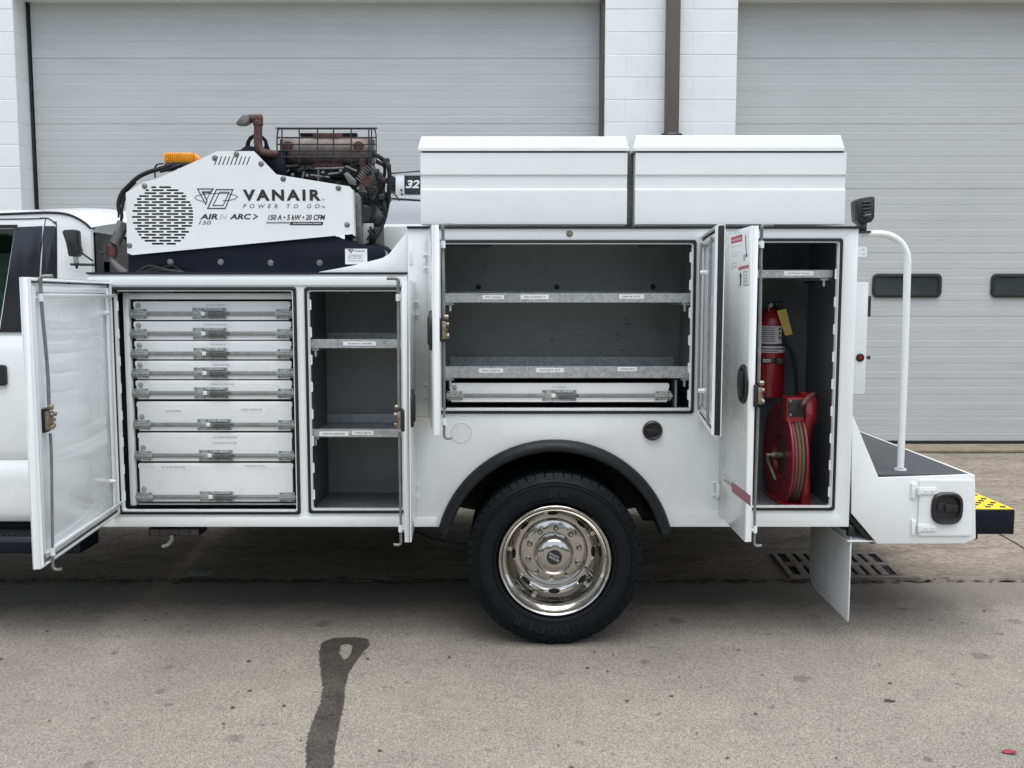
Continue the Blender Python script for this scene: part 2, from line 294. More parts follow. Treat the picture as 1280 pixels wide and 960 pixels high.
class MB:
    def __init__(s): s.v = []; s.f = []; s.m = []; s.k = 0
    def mat(s, k): s.k = k; return s
    def add(s, vs, fs):
        n = len(s.v); s.v += [tuple(v) for v in vs]
        for f in fs: s.f.append([i + n for i in f]); s.m.append(s.k)
        return s
    def box(s, x0, x1, y0, y1, z0, z1):
        vs = [(x, y, z) for z in (z0, z1) for y in (y0, y1) for x in (x0, x1)]
        return s.add(vs, [(0, 2, 3, 1), (4, 5, 7, 6), (0, 1, 5, 4), (2, 6, 7, 3), (0, 4, 6, 2), (1, 3, 7, 5)])
    def pbox(s, p0, q0, p1, q1, Y, d=0.01):          # front face spans two photo corners at depth Y, thickness d behind
        x0, x1 = X(p0, (q0 + q1) / 2, Y), X(p1, (q0 + q1) / 2, Y)
        return s.box(x0, x1, Y, Y + d, Z(q1, Y), Z(q0, Y))
    def prism(s, pts, a, b, axis='y'):
        n = len(pts)
        def mk(p, t): return {'y': (p[0], t, p[1]), 'x': (t, p[0], p[1]), 'z': (p[0], p[1], t)}[axis]
        vs = [mk(p, a) for p in pts] + [mk(p, b) for p in pts]
        fs = [list(range(n)), list(range(2 * n - 1, n - 1, -1))] + [(i, (i + 1) % n, n + (i + 1) % n, n + i) for i in range(n)]
        return s.add(vs, fs)
    def cyl(s, p0, p1, r0, r1=None, n=16, cap=True):
        p0, p1 = Vector(p0), Vector(p1); r1 = r0 if r1 is None else r1
        q = (p1 - p0).to_track_quat('Z', 'Y'); a = q @ Vector((1, 0, 0)); b = q @ Vector((0, 1, 0))
        vs = []
        for p, r in ((p0, r0), (p1, r1)):
            vs += [p + (a * math.cos(2 * PI * i / n) + b * math.sin(2 * PI * i / n)) * r for i in range(n)]
        fs = [(i, (i + 1) % n, n + (i + 1) % n, n + i) for i in range(n)]
        if cap: fs += [list(range(n - 1, -1, -1)), list(range(n, 2 * n))]
        return s.add(vs, fs)
    def tube(s, pts, r, n=10, sub=5, smooth=True):
        pts = [Vector(p) for p in pts]
        if smooth and len(pts) > 2:
            out = []
            for i in range(len(pts) - 1):
                a = pts[max(i - 1, 0)]; b = pts[i]; c = pts[i + 1]; d = pts[min(i + 2, len(pts) - 1)]
                for k in range(sub):
                    t = k / sub
                    out.append(0.5 * ((2 * b) + (c - a) * t + (2 * a - 5 * b + 4 * c - d) * t * t + (3 * b - a - 3 * c + d) * t ** 3))
            out.append(pts[-1]); pts = out
        vs = []; m = len(pts); up = None
        for i, p in enumerate(pts):
            t = (pts[min(i + 1, m - 1)] - pts[max(i - 1, 0)])
            if t.length < 1e-9: t = Vector((0, 0, 1))
            t.normalize()
            if up is None: up = t.orthogonal().normalized()
            up = (up - t * up.dot(t))
            up = up.normalized() if up.length > 1e-6 else t.orthogonal().normalized()
            bb = t.cross(up)
            vs += [p + (up * math.cos(2 * PI * k / n) + bb * math.sin(2 * PI * k / n)) * r for k in range(n)]
        fs = [(i * n + k, i * n + (k + 1) % n, (i + 1) * n + (k + 1) % n, (i + 1) * n + k) for i in range(m - 1) for k in range(n)]
        fs += [list(range(n - 1, -1, -1)), list(range((m - 1) * n, m * n))]
        return s.add(vs, fs)
    def lathe(s, prof, c=(0, 0, 0), axis='y', n=48, a0=0.0, a1=2 * PI, close=False):
        c = Vector(c); full = abs(a1 - a0 - 2 * PI) < 1e-6
        seg = n if full else n + 1; k = len(prof); vs = []
        for i in range(seg):
            a = a0 + (a1 - a0) * i / n
            for r, t in prof:
                u, w_ = r * math.cos(a), r * math.sin(a)
                vs.append(c + Vector({'y': (u, t, w_), 'x': (t, u, w_), 'z': (u, w_, t)}[axis]))
        fs = []
        for i in range(n):
            j = (i + 1) % seg
            for q in range(k - 1 + (1 if close else 0)):
                q2 = (q + 1) % k
                fs.append((i * k + q, i * k + q2, j * k + q2, j * k + q))
        if close and not full: fs += [list(range(k)), list(range((seg - 1) * k, seg * k))]
        return s.add(vs, fs)
    def stroke(s, pts, wd, y, closed=False):
        """flat ink line in an XZ plane"""
        pts = [Vector((p[0], p[1])) for p in pts]; n = len(pts); L = []
        for i in range(n):
            a = pts[i - 1] if (closed or i > 0) else pts[i]; b = pts[(i + 1) % n] if (closed or i < n - 1) else pts[i]
            d1 = (pts[i] - a); d2 = (b - pts[i])
            d1 = d1.normalized() if d1.length > 1e-9 else d2.normalized(); d2 = d2.normalized() if d2.length > 1e-9 else d1
            n1 = Vector((-d1.y, d1.x)); n2 = Vector((-d2.y, d2.x)); mn = n1 + n2
            mn = mn.normalized() if mn.length > 1e-6 else n1
            L.append(mn * (wd / 2 / max(0.35, mn.dot(n1))))
        vs = [(p.x + o.x, y, p.y + o.y) for p, o in zip(pts, L)] + [(p.x - o.x, y, p.y - o.y) for p, o in zip(pts, L)]
        return s.add(vs, [(i, (i + 1) % n, n + (i + 1) % n, n + i) for i in range(n if closed else n - 1)])
    def text(s, txt, x0, x1, z0, z1, y, bold=0.0, shear=0.0, spacing=1.0, keep=False, flip=False):
        vs, fs = text_geo(txt, bold, shear, spacing)
        if not vs: return s
        ax, bx = min(v[0] for v in vs), max(v[0] for v in vs); az, bz = min(v[1] for v in vs), max(v[1] for v in vs)
        sx = (x1 - x0) / (bx - ax); sz = (z1 - z0) / max(1e-6, bz - az)
        return s.add([(x0 + (v[0] - ax) * sx, y, z0 + (v[1] - az) * sz) for v in vs], fs)
    def ptext(s, txt, p0, q0, p1, q1, Y, **k):
        qm = (q0 + q1) / 2
        return s.text(txt, X(p0, qm, Y), X(p1, qm, Y), Z(q1, Y), Z(q0, Y), Y, **k)
    def build(s, name, mats, parent=None, bevel=0, seg=2, sharp=0.6, center=True, loc=None):
        me = bpy.data.meshes.new(name); me.from_pydata([tuple(v) for v in s.v], [], s.f)
        for p, k in zip(me.polygons, s.m): p.material_index = k
        me.update(); finish(me, bevel, seg, sharp)
        return link(name, me, mats, parent, center, loc)
_tc = {}
def text_geo(txt, bold, shear, spacing):
    key = (txt, bold, shear, spacing)
    if key in _tc: return _tc[key]
    cu = bpy.data.curves.new('t', 'FONT'); cu.body = txt; cu.offset = bold; cu.shear = shear; cu.space_character = spacing
    cu.resolution_u = 3; cu.fill_mode = 'FRONT'
    o = bpy.data.objects.new('t', cu); COL.objects.link(o)
    bpy.context.view_layer.update()
    me = bpy.data.meshes.new_from_object(o.evaluated_get(bpy.context.evaluated_depsgraph_get()))
    vs = [tuple(v.co) for v in me.vertices]; fs = [list(p.vertices) for p in me.polygons]
    bpy.data.objects.remove(o); bpy.data.curves.remove(cu); bpy.data.meshes.remove(me)
    _tc[key] = (vs, fs); return vs, fs
def sheet_mesh(loops, t, bevel=0.0):
    """filled 2D shape with holes (first loop outer), thickness t, in XY"""
    cu = bpy.data.curves.new('c', 'CURVE'); cu.dimensions = '2D'; cu.fill_mode = 'BOTH' if t else 'FRONT'
    cu.extrude = max(0, t / 2 - bevel); cu.bevel_depth = bevel; cu.bevel_resolution = 1; cu.offset = -bevel
    for lp in loops:
        sp = cu.splines.new('POLY'); sp.points.add(len(lp) - 1); sp.use_cyclic_u = True
        for p, q in zip(sp.points, lp): p.co = (q[0], q[1], 0, 1)
    o = bpy.data.objects.new('c', cu); COL.objects.link(o); bpy.context.view_layer.update()
    me = bpy.data.meshes.new_from_object(o.evaluated_get(bpy.context.evaluated_depsgraph_get()))
    bpy.data.objects.remove(o); bpy.data.curves.remove(cu); return me
def plate(name, loops, y0, y1, mats, parent=None, bevel=0.0, axis='y', loc=None):
    me = sheet_mesh(loops, y1 - y0, bevel)
    mid = (y0 + y1) / 2
    if axis == 'y': mt = Matrix(((1, 0, 0, 0), (0, 0, -1, mid), (0, 1, 0, 0), (0, 0, 0, 1)))
    elif axis == 'x': mt = Matrix(((0, 0, 1, mid), (1, 0, 0, 0), (0, 1, 0, 0), (0, 0, 0, 1)))
    else: mt = Matrix.Translation((0, 0, mid))
    me.transform(mt); finish(me, 0, 1, 0.6)
    return link(name, me, mats, parent, True, loc)
def rect(x0, z0, x1, z1, r=0.0, n=4):
    if not r: return [(x0, z0), (x1, z0), (x1, z1), (x0, z1)]
    out = []
    for cx, cz, a in ((x1 - r, z0 + r, -PI / 2), (x1 - r, z1 - r, 0), (x0 + r, z1 - r, PI / 2), (x0 + r, z0 + r, PI)):
        out += [(cx + r * math.cos(a + PI / 2 * k / n), cz + r * math.sin(a + PI / 2 * k / n)) for k in range(n + 1)]
    return out
def circ(cx, cz, r, n=28, rz=None): return [(cx + r * math.cos(2 * PI * i / n), cz + (rz or r) * math.sin(2 * PI * i / n)) for i in range(n)]
def prect(p0, q0, p1, q1, Y=0.0, r=0.0):
    qm = (q0 + q1) / 2
    return rect(X(p0, qm, Y), Z(q1, Y), X(p1, qm, Y), Z(q0, Y), r)
def tag(o, label=None, cat=None, group=None, kind=None):
    for k, v in (('label', label), ('category', cat), ('group', group), ('kind', kind)):
        if v: o[k] = v
    return o
def empty(name, loc, label, cat, group=None):
    o = bpy.data.objects.new(name, None); COL.objects.link(o); o.location = loc; o.empty_display_size = 0.2
    ORG[o] = Vector(loc); return tag(o, label, cat, group)
def dup(o, parent, loc, rot=None):
    c = o.copy(); COL.objects.link(c); c.parent = parent; c.location = Vector(loc) - (ORG[parent] if parent else Vector())
    if rot: c.rotation_euler = rot
    ORG[c] = Vector(loc); return c
def screw(mb, p, r=0.006, t=0.004):
    p = Vector(p); mb.cyl(p, p + Vector((0, -t, 0)), r, r * 0.8, 10)

# ================================================================== ground
GUT = 0.98                                   # gutter line between asphalt and the concrete apron
APZ = 0.218                                  # apron height at the garage doors
def grid_sheet(name, xs, ys, zf, mat):
    me = bpy.data.meshes.new(name); vs = [(x, y, zf(x, y)) for y in ys for x in xs]; n = len(xs)
    fs = [(j * n + i, j * n + i + 1, (j + 1) * n + i + 1, (j + 1) * n + i) for j in range(len(ys) - 1) for i in range(n - 1)]
    me.from_pydata(vs, [], fs); me.update()
    o = link(name, me, mat, None, False); o['kind'] = 'structure'; return o
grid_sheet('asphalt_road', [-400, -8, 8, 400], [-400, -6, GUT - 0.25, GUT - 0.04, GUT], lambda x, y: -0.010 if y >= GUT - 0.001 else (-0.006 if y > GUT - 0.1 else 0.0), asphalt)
xs = [-400] + [-8 + 0.16 * i for i in range(101)] + [400]
def apz(x, y):
    base = -0.010 + (APZ + 0.010) * min(1, max(0, (y - GUT) / (4.6 - GUT))) ** 0.95
    return base + (0.006 * math.sin(x * 2.1 + y * 3) + 0.004 * math.sin(x * 5.3 - y * 7) if GUT + 0.01 < y < 4.3 else 0)
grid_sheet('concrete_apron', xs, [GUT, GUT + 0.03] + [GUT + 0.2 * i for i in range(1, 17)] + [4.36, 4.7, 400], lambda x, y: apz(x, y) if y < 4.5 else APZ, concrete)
# low raised concrete lip along the door threshold and a crack strip
mb = MB(); 
x = -9.0
while x < 9:
    wd = random.uniform(0.5, 1.6)
    mb.box(x, x + wd - 0.012, 4.20 + random.uniform(-.012, .012), 4.42, 0.2, APZ + 0.012 + random.uniform(-.006, .006)); x += wd
yl = M('yellowed_concrete', (0.25, 0.205, 0.135), 0.9, 0, 0.3, 9.0, bmp=0.5, bscale=60, dirt=(0.17, 0.13, 0.09), dirt_amt=0.8)
kerb = mb.build('threshold_kerb', yl, None, bevel=0.008); kerb['kind'] = 'structure'
# wet streak on the asphalt in front of the truck
def jag(pts, amp, sub=7):
    out = []
    for i in range(len(pts)):
        a, b = Vector(pts[i]), Vector(pts[(i + 1) % len(pts)])
        for k in range(sub):
            t = k / sub; out.append(tuple(a.lerp(b, t) + Vector((random.uniform(-amp, amp), random.uniform(-amp, amp)))))
    return out
def ground_loop(pp, amp=0.006): return jag([G(a, b) for a, b in pp], amp)
outer = [(399, 815), (403, 803), (416, 798), (430, 797), (446, 797), (460, 799), (462, 806), (452, 818), (444, 829), (435, 842), (431, 862), (430, 880), (424, 905), (419, 930), (416, 960), (414, 1000),
         (384, 1000), (383, 975), (383, 955), (383, 935), (385, 920), (392, 900), (400, 880), (404, 862), (402, 845), (400, 830)]
hole = [(425, 808), (434, 804), (441, 808), (438, 819), (430, 826), (424, 818)]
def seg_dist(p, poly):
    d = 9; ins = False; m_ = len(poly)
    for i in range(m_):
        a, b = Vector(poly[i]), Vector(poly[(i + 1) % m_]); t = max(0, min(1, (p - a).dot(b - a) / max(1e-9, (b - a).length_squared)))
        d = min(d, (p - a - (b - a) * t).length)
        if (a.y > p.y) != (b.y > p.y) and p.x < (b.x - a.x) * (p.y - a.y) / (b.y - a.y) + a.x: ins = not ins
    return d if ins else -d
OL, HL = [G(*q) for q in outer], [G(*q) for q in hole]
wx0, wx1, wy0, wy1 = min(p[0] for p in OL) - .1, max(p[0] for p in OL) + .1, min(p[1] for p in OL), max(p[1] for p in OL) + .1
cell = 0.014; nx, nyy = int((wx1 - wx0) / cell), int((wy1 - wy0) / cell); wv_, wa = [], []
for j in range(nyy + 1):
    for i in range(nx + 1):
        p_ = Vector((wx0 + i * cell, wy0 + j * cell)); wv_.append((p_.x, p_.y, 0.0012))
        dd = min(seg_dist(p_, OL), -seg_dist(p_, HL)); wa.append(max(0.0, min(1.0, 0.5 + dd / 0.035)))
ff = [(j * (nx + 1) + i, j * (nx + 1) + i + 1, (j + 1) * (nx + 1) + i + 1, (j + 1) * (nx + 1) + i) for j in range(nyy) for i in range(nx)]
ff = [f for f in ff if max(wa[k] for k in f) > 0.02]
wme = bpy.data.meshes.new('wet_streak'); wme.from_pydata(wv_, [], ff); wme.update()
wat = wme.attributes.new('wet', 'FLOAT', 'POINT')
for k, v_ in enumerate(wa): wat.data[k].value = v_
wet = link('wet_streak', wme, asphalt_wet, None, False); wet['kind'] = 'structure'
pale = plate('pale_patch', [ground_loop([(233, 716), (245, 712), (262, 713), (266, 716), (256, 720), (240, 720)], 0.01)], 0.001, 0.004, asphalt_pale, axis='z'); pale['kind'] = 'structure'
# grit and dead leaves gathered in the gutter joint
mb = MB(); rnd = random.Random(17)
for i in range(1000):
    gx = rnd.uniform(-5.5, 6); gy = GUT + rnd.gauss(-0.004, 0.016 + 0.02 * abs(math.sin(gx * 2.3)) * abs(math.sin(gx * .7 + 1))); r = rnd.choice((0.003, 0.005, 0.008, 0.012, 0.018)); a = rnd.uniform(0, PI)
    mb.add([(gx + r * 1.8 * math.cos(a + k) * rnd.uniform(.6, 1.5), gy + r * math.sin(a + k) * rnd.uniform(.5, 1.4), -.004 + rnd.uniform(0, .008)) for k in (0, 1.3, 2.6, 3.9, 5.1)], [(0, 1, 2, 3, 4)])
tag(mb.build('gutter_grit', M('gutter_dirt', (0.085, 0.072, 0.058), 0.95, 0, 0.5, 30)), 'dark grit and leaf crumbs lining the gutter joint', 'grit', kind='stuff')
# tiny scraps of litter scattered over the asphalt
mb = MB()
for i in range(150):
    gx, gy = random.uniform(-2.6, 2.8), random.uniform(-1.4, 0.7)
    r = random.choice((0.003, 0.004, 0.006, 0.009)); a = random.uniform(0, PI)
    mb.add([(gx + r * math.cos(a + k) * random.uniform(.5, 1.5), gy + r * math.sin(a + k) * random.uniform(.5, 1.5), 0.003 + random.uniform(0, .004)) for k in (0, 1.3, 2.6, 3.9, 5.1)], [(0, 1, 2, 3, 4)])
tag(mb.build('leaf_litter', leaf_m), 'tiny dry leaf scraps and grit scattered over the asphalt', 'litter', kind='stuff')
def scrap(name, px, py, size, mat, label, cat, seed):
    rnd = random.Random(seed); gx, gy = G(px, py); mb = MB(); n = 7; vs = []
    for j in range(3):
        for i in range(n):
            vs.append(((i / (n - 1) - .5) * size * 2.4 + rnd.uniform(-.15, .15) * size, (j / 2 - .5) * size * (1 + rnd.uniform(-.4, .4)), 0.004 + abs(rnd.uniform(0, .35)) * size))
    mb.add([(gx + a, gy + b - a * 0.25, c) for a, b, c in vs], [(j * n + i, j * n + i + 1, (j + 1) * n + i + 1, (j + 1) * n + i) for j in range(2) for i in range(n - 1)])
    tag(mb.build(name, mat), label, cat)
scrap('litter_scrap', 1262, 942, 0.019, litter_m, 'crumpled red scrap of litter lying alone on the asphalt', 'litter', 3)
scrap('dry_leaf', 1112, 877, 0.016, leaf_m, 'curled brown dry leaf on bare asphalt right of the mud flap', 'leaf', 5)

mb = MB()      # open expansion joint in the apron, beyond the bumper
ej = []
for px, py in ((1225, 655), (1243, 664), (1262, 675), (1300, 697)):
    z_ = 0.05
    for _ in range(8): gxy = G(px, py, z_); z_ = apz(*gxy)
    ej.append(Vector((gxy[0], gxy[1], z_)))
mb.add([p + Vector((0.005, 0, .003)) for p in ej] + [p + Vector((-.005, 0, .003)) for p in ej], [(i, i + 1, i + 5, i + 4) for i in range(3)])
ejo = mb.build('expansion_joint', void, None); ejo['kind'] = 'structure'

# ------------------------------------------------------------------ storm drain grate in the apron
gx0, gy1 = G(977, 696, 0.03); gx1, gy0 = G(1122, 721, 0.01); gx1 = G(1100, 708, 0.02)[0]
gy0 = GUT + 0.03; gy1 = gy0 + 0.42; gx0 = G(992, 710, 0.02)[0] - 0.06; gx1 = gx0 + 0.66
gz = lambda y: apz((gx0 + gx1) / 2, y) + 0.012
grate = empty('drain_grate', ((gx0 + gx1) / 2, (gy0 + gy1) / 2, gz(gy0)), 'rusty iron storm drain grate set in the concrete behind the grey mud flap', 'drain grate')
def slab(mb, x0, x1, y0, y1, t=0.02):
    mb.add([(x0, y0, gz(y0)), (x1, y0, gz(y0)), (x1, y1, gz(y1)), (x0, y1, gz(y1)), (x0, y0, gz(y0) - t), (x1, y0, gz(y0) - t), (x1, y1, gz(y1) - t), (x0, y1, gz(y1) - t)],
           [(0, 1, 2, 3), (7, 6, 5, 4), (0, 4, 5, 1), (1, 5, 6, 2), (2, 6, 7, 3), (3, 7, 4, 0)])
mb = MB(); slab(mb, gx0, gx1, gy0, gy0 + 0.035); slab(mb, gx0, gx1, gy1 - 0.035, gy1); slab(mb, gx0, gx0 + 0.03, gy0 + 0.035, gy1 - 0.035); slab(mb, gx1 - 0.03, gx1, gy0 + 0.035, gy1 - 0.035)
mb.build('grate_frame', iron, grate, bevel=0.002)
mb = MB(); ym = (gy0 + gy1) / 2; slab(mb, gx0 + 0.03, gx1 - 0.03, ym - 0.02, ym + 0.02); mb.build('cross_bar', iron, grate, bevel=0.002)
nb = 9; span = (gx1 - gx0 - 0.06) / nb
for k in range(1, nb):
    xx = gx0 + 0.03 + span * k
    for a, b in ((gy0 + 0.035, ym - 0.02), (ym + 0.02, gy1 - 0.035)):
        mb = MB(); slab(mb, xx - 0.022, xx + 0.022, a, b); mb.build('grate_bar', iron, grate, bevel=0.002)
mb = MB(); slab(mb, gx0 + 0.02, gx1 - 0.02, gy0 + 0.02, gy1 - 0.02, 0.004)
pit = mb.build('pit', void, grate); pit.location.z -= 0.0075

tree_m = M('tree_leaf', (0.055, 0.085, 0.04), 0.8, 0, 0.5, 0.8)
mb = MB(); rnd = random.Random(9)
for i in range(5200):
    tx = rnd.uniform(-48, 48); ty = -26 + rnd.uniform(-3, 3); top = 6.5 + 2.2 * math.sin(tx * .5) + 1.6 * math.sin(tx * 1.3 + 1); tz = rnd.uniform(0.1, 1) ** .8 * top
    r_ = rnd.uniform(.25, .6); a = Vector((rnd.gauss(0, 1), rnd.gauss(0, 1), rnd.gauss(0, 1))).normalized(); b = a.orthogonal().normalized(); c_ = a.cross(b); o_ = Vector((tx, ty, tz))
    mb.add([o_ + b * r_, o_ + c_ * r_, o_ - b * r_, o_ - c_ * r_], [(0, 1, 2, 3)])
tag(mb.build('tree_line', tree_m), 'leafy green tree line across the road behind the viewer', 'trees', kind='stuff')

# ================================================================== garage building
WY, DY = 4.40, 4.65                          # face of the block pillars, face of the doors
bld = empty('garage_building', (0, WY, APZ), 'white painted block garage with two tall grey overhead doors behind the truck', 'building')
cx0, cx1 = X(756, 80, WY), X(921.5, 80, WY)  # middle pillar
lx1 = X(21, 120, WY)                         # right edge of the left pillar
CH = 0.1975; BL = 0.40; MOR = 0.004
ZT = APZ + CH * 22
for a, b in ((-9.0, lx1), (cx0, cx1), (7.3, 11)):
    mb = MB(); mb.box(a + 0.004, b - 0.004, WY + 0.0028, DY + 0.30, 0.1, ZT); mb.build('pillar_core', block_m, bld)
bcache = {}
def block(x0, x1, row):
    wd = round(x1 - x0 - MOR, 3); z0 = APZ + row * CH
    loc = Vector(((x0 + x1) / 2, WY + 0.12, z0 + CH / 2))
    if wd not in bcache:
        m2 = MB(); m2.box(-wd / 2, wd / 2, -0.12, 0.12, -(CH - MOR) / 2, (CH - MOR) / 2)
        bcache[wd] = m2.build('block', block_m, bld, bevel=0.004, seg=1, loc=(0, 0, 0)); o = bcache[wd]; o.location = loc - ORG[bld]
    else: o = dup(bcache[wd], bld, loc)
    o.location.y += random.uniform(-0.0012, 0.0012); return o
for row in range(22):
    for a, b in ((lx1 - 3 * BL, lx1), (cx0, cx1)):
        x = b; first = True
        lim = a
        while x > lim + 0.03:
            L = BL / 2 if (first and row % 2) else BL
            x2 = max(lim, x - L)
            if x2 - lim < 0.08: x2 = lim
            block(x2, x, row); x = x2; first = False
mb = MB(); mb.box(-9.0, 11, WY - 0.003, DY + 0.30, 4.30, ZT + 1.2); mb.build('lintel', block_m, bld)
mb = MB(); mb.box(-9, 11, DY + 0.31, 14, ZT + 0.9, ZT + 1.2); mb.box(-9, 11, 13.8, 14, 0, ZT + 0.89); mb.box(-9, -8.9, DY + .31, 13.79, 0, ZT + .89); mb.box(10.9, 11, DY + .31, 13.79, 0, ZT + .89)
mb.build('shell', block_m, bld)
# brown jamb trims
mb = MB(); mb.box(cx0 - 0.028, cx0 + 0.004, WY + 0.05, DY + 0.02, APZ, ZT); mb.build('jamb_trim', brown, bld)
mb = MB(); mb.box(lx1 + 0.004, lx1 + 0.022, DY - 0.02, DY + 0.02, APZ, ZT); mb.build('jamb_trim', rubber, bld)
# downpipe
dp = MB(); dx0, dx1 = X(833, 80, WY - 0.1), X(850, 80, WY - 0.1)
dp.box(dx0, dx1, WY - 0.1, WY - 0.012, APZ + 0.3, ZT + 1.1); pipe = dp.build('downpipe', brown, bld, bevel=0.008)
mb = MB(); zc = Z(168, WY - 0.1); mb.lathe([(0.10, -0.015), (0.105, -0.008), (0.095, 0.006), (0.05, 0.010)], ((dx0 + dx1) / 2, WY - 0.07, zc), 'z', 24); mb.build('pipe_collar', black_pl, pipe)

# overhead doors: sections with shallow ribs
joints = [Z(q, DY) for q in (551, 474, 395, 316, 236, 156, 73)]
step = (joints[-1] - joints[1]) / 5; joints[0] = joints[1] - step + 0.004
def overhead_door(x0, x1, wins, label):
    top = MB(); top.box(x0, x1, DY + 0.055, DY + 0.08, APZ, ZT + 0.02)
    dr = top.build('overhead_door', gdoor, bld)
    nsec = 8; pan = None
    for k in range(nsec):
        z0 = joints[1] + step * (k - 1)
        if pan is None:
            prof = []; hz = step - 0.0008; nr = 8; rh = hz / nr
            prof.append((0.05, 0.0)); 
            for r in range(nr):
                za = r * rh; zb = (r + 1) * rh
                d = 0.0 if r % 2 == 0 else 0.0008
                prof += [(0.003 if r == 0 else 0.0018, za + (0.0 if r == 0 else 0.0)), (d, za + 0.006), (d, zb - 0.004)]
            prof += [(0.004, hz), (0.05, hz)]
            m2 = MB(); m2.prism([(p[0] - 0.025, p[1] - hz / 2) for p in prof], x0 + 0.01, x1 - 0.01, axis='x')
            m2.v = [(v[0], v[1], v[2]) for v in m2.v]
            c = Vector(((x0 + x1) / 2, DY + 0.025, z0 + hz / 2)); m2.v = [(v[0] - c.x, v[1], v[2]) for v in m2.v]
            pan = m2.build('door_panel', gdoor, dr, loc=(0, 0, 0), sharp=0.15); pan.location = c - ORG[dr]
        else: o = dup(pan, dr, Vector(((x0 + x1) / 2, DY + 0.025, z0 + (step - 0.0008) / 2)))
    mb = MB(); mb.box(x0, x1, DY - 0.012, DY + 0.05, APZ + 0.001, joints[0] - 0.002); mb.build('bottom_seal', rubber, dr)
    zc = Z(357, DY); ww, hh = X(1176, 357, DY) - X(1090, 357, DY), Z(342, DY) - Z(372, DY); fr = None
    for xc in wins:
        if fr is None:
            fr = plate('window_frame', [rect(-ww / 2, -hh / 2, ww / 2, hh / 2, 0.05, 5), rect(-ww / 2 + .030, -hh / 2 + .028, ww / 2 - .030, hh / 2 - .028, 0.035, 5)], -0.016, 0.016, black_pl, dr, bevel=0.004, loc=(0, 0, 0))
            m2 = MB(); m2.box(-ww / 2 + .03, ww / 2 - .03, -0.002, 0.002, -hh / 2 + .03, hh / 2 - .03); pn = m2.build('window_pane', grey_door_pane, dr, loc=(0, 0, 0))
            fr.location = Vector((xc, DY - 0.008, zc)) - ORG[dr]; pn.location = Vector((xc, DY - 0.006, zc)) - ORG[dr]
        else:
            dup(fr, dr, (xc, DY - 0.008, zc)); dup(pn, dr, (xc, DY - 0.006, zc))
    return dr
wx = X(1133, 357, DY); ws = X(148 + 640, 357, DY)
overhead_door(cx1 + 0.002, 7.28, [wx + ws * k for k in range(5)], None)
overhead_door(lx1 + 0.02, cx0 - 0.002, [wx - ws * k for k in range(3, 7)], None)

# ================================================================== service truck
truck = empty('service_truck', (0.2, 1.0, 0), 'white utility service truck parked side on with every compartment door standing open', 'truck')
T = truck
xl, xs_, xr = X(114, 450, 0), X(510.5, 450, 0), X(1068, 450, 0)
zt1, zt2, zb = Z(342), Z(284), Z(658.5)
FARY = 2.36
WX, WZ, WR = X(693, 693, 0), 0.405, 0.405
RARCH = 0.520
openings = {1: prect(143.5, 359, 373, 643, r=0.012), 2: prect(383, 359, 507, 641.5, r=0.012), 3: prect(546, 300, 869, 517, r=0.012), 4: prect(912, 298, 1048.5, 638, r=0.012)}
def inset(lp, d):
    cx = sum(p[0] for p in lp) / len(lp); cz = sum(p[1] for p in lp) / len(lp)
    return [(p[0] - math.copysign(d, p[0] - cx), p[1] - math.copysign(d, p[1] - cz)) for p in lp]
def bbox(lp): return min(p[0] for p in lp), max(p[0] for p in lp), min(p[1] for p in lp), max(p[1] for p in lp)
a0 = math.asin((zb - WZ) / RARCH)
arch = [(WX + RARCH * math.cos(a), WZ + RARCH * math.sin(a)) for a in [PI - a0 - (PI - 2 * a0) * i / 40 for i in range(41)]]
plate('side_panel', [[(xl, zb), (xs_ - 0.001, zb), (xs_ - 0.001, zt1 - 0.003), (xl, zt1 - 0.003)], openings[1], openings[2]], 0.0, 0.012, white, T, bevel=0.002)
rear_panel = plate('side_panel', [[(xs_ + 0.001, zb)] + arch + [(xr, zb), (xr, zt2 - 0.006), (xs_ + 0.001, zt2 - 0.006)], openings[3], openings[4]], 0.0, 0.012, white, T, bevel=0.002)
# black top edge strips (lid seals)
mb = MB(); mb.box(xl - 0.004, xs_ - 0.002, -0.010, 0.05, zt1 - 0.002, zt1 + 0.006); mb.build('top_seal', rubber, T)
mb = MB(); mb.box(xs_, X(1076, 284, 0), -0.012, 0.05, zt2 - 0.005, zt2 + 0.004); mb.build('top_seal', rubber, T)
mb = MB(); mb.box(xl, xs_ - 0.002, -0.007, -0.0005, Z(357), zt1 - 0.012); mb.build('top_rail', white, T, bevel=0.003)
mb = MB(); mb.box(xl + .02, X(546, 650, 0), -0.006, -0.0005, zb + 0.001, Z(646)); mb.build('sill_rail', white, T, bevel=0.003)
# lower white gusset sweeping up to the tall rear section
plate('gusset', [[P2(392, 341), P2(440, 332), P2(477, 322.5), P2(486, 317), P2(497, 303), P2(510, 287), P2(510, 341)]], 0.014, 0.03, white, T, bevel=0.002)
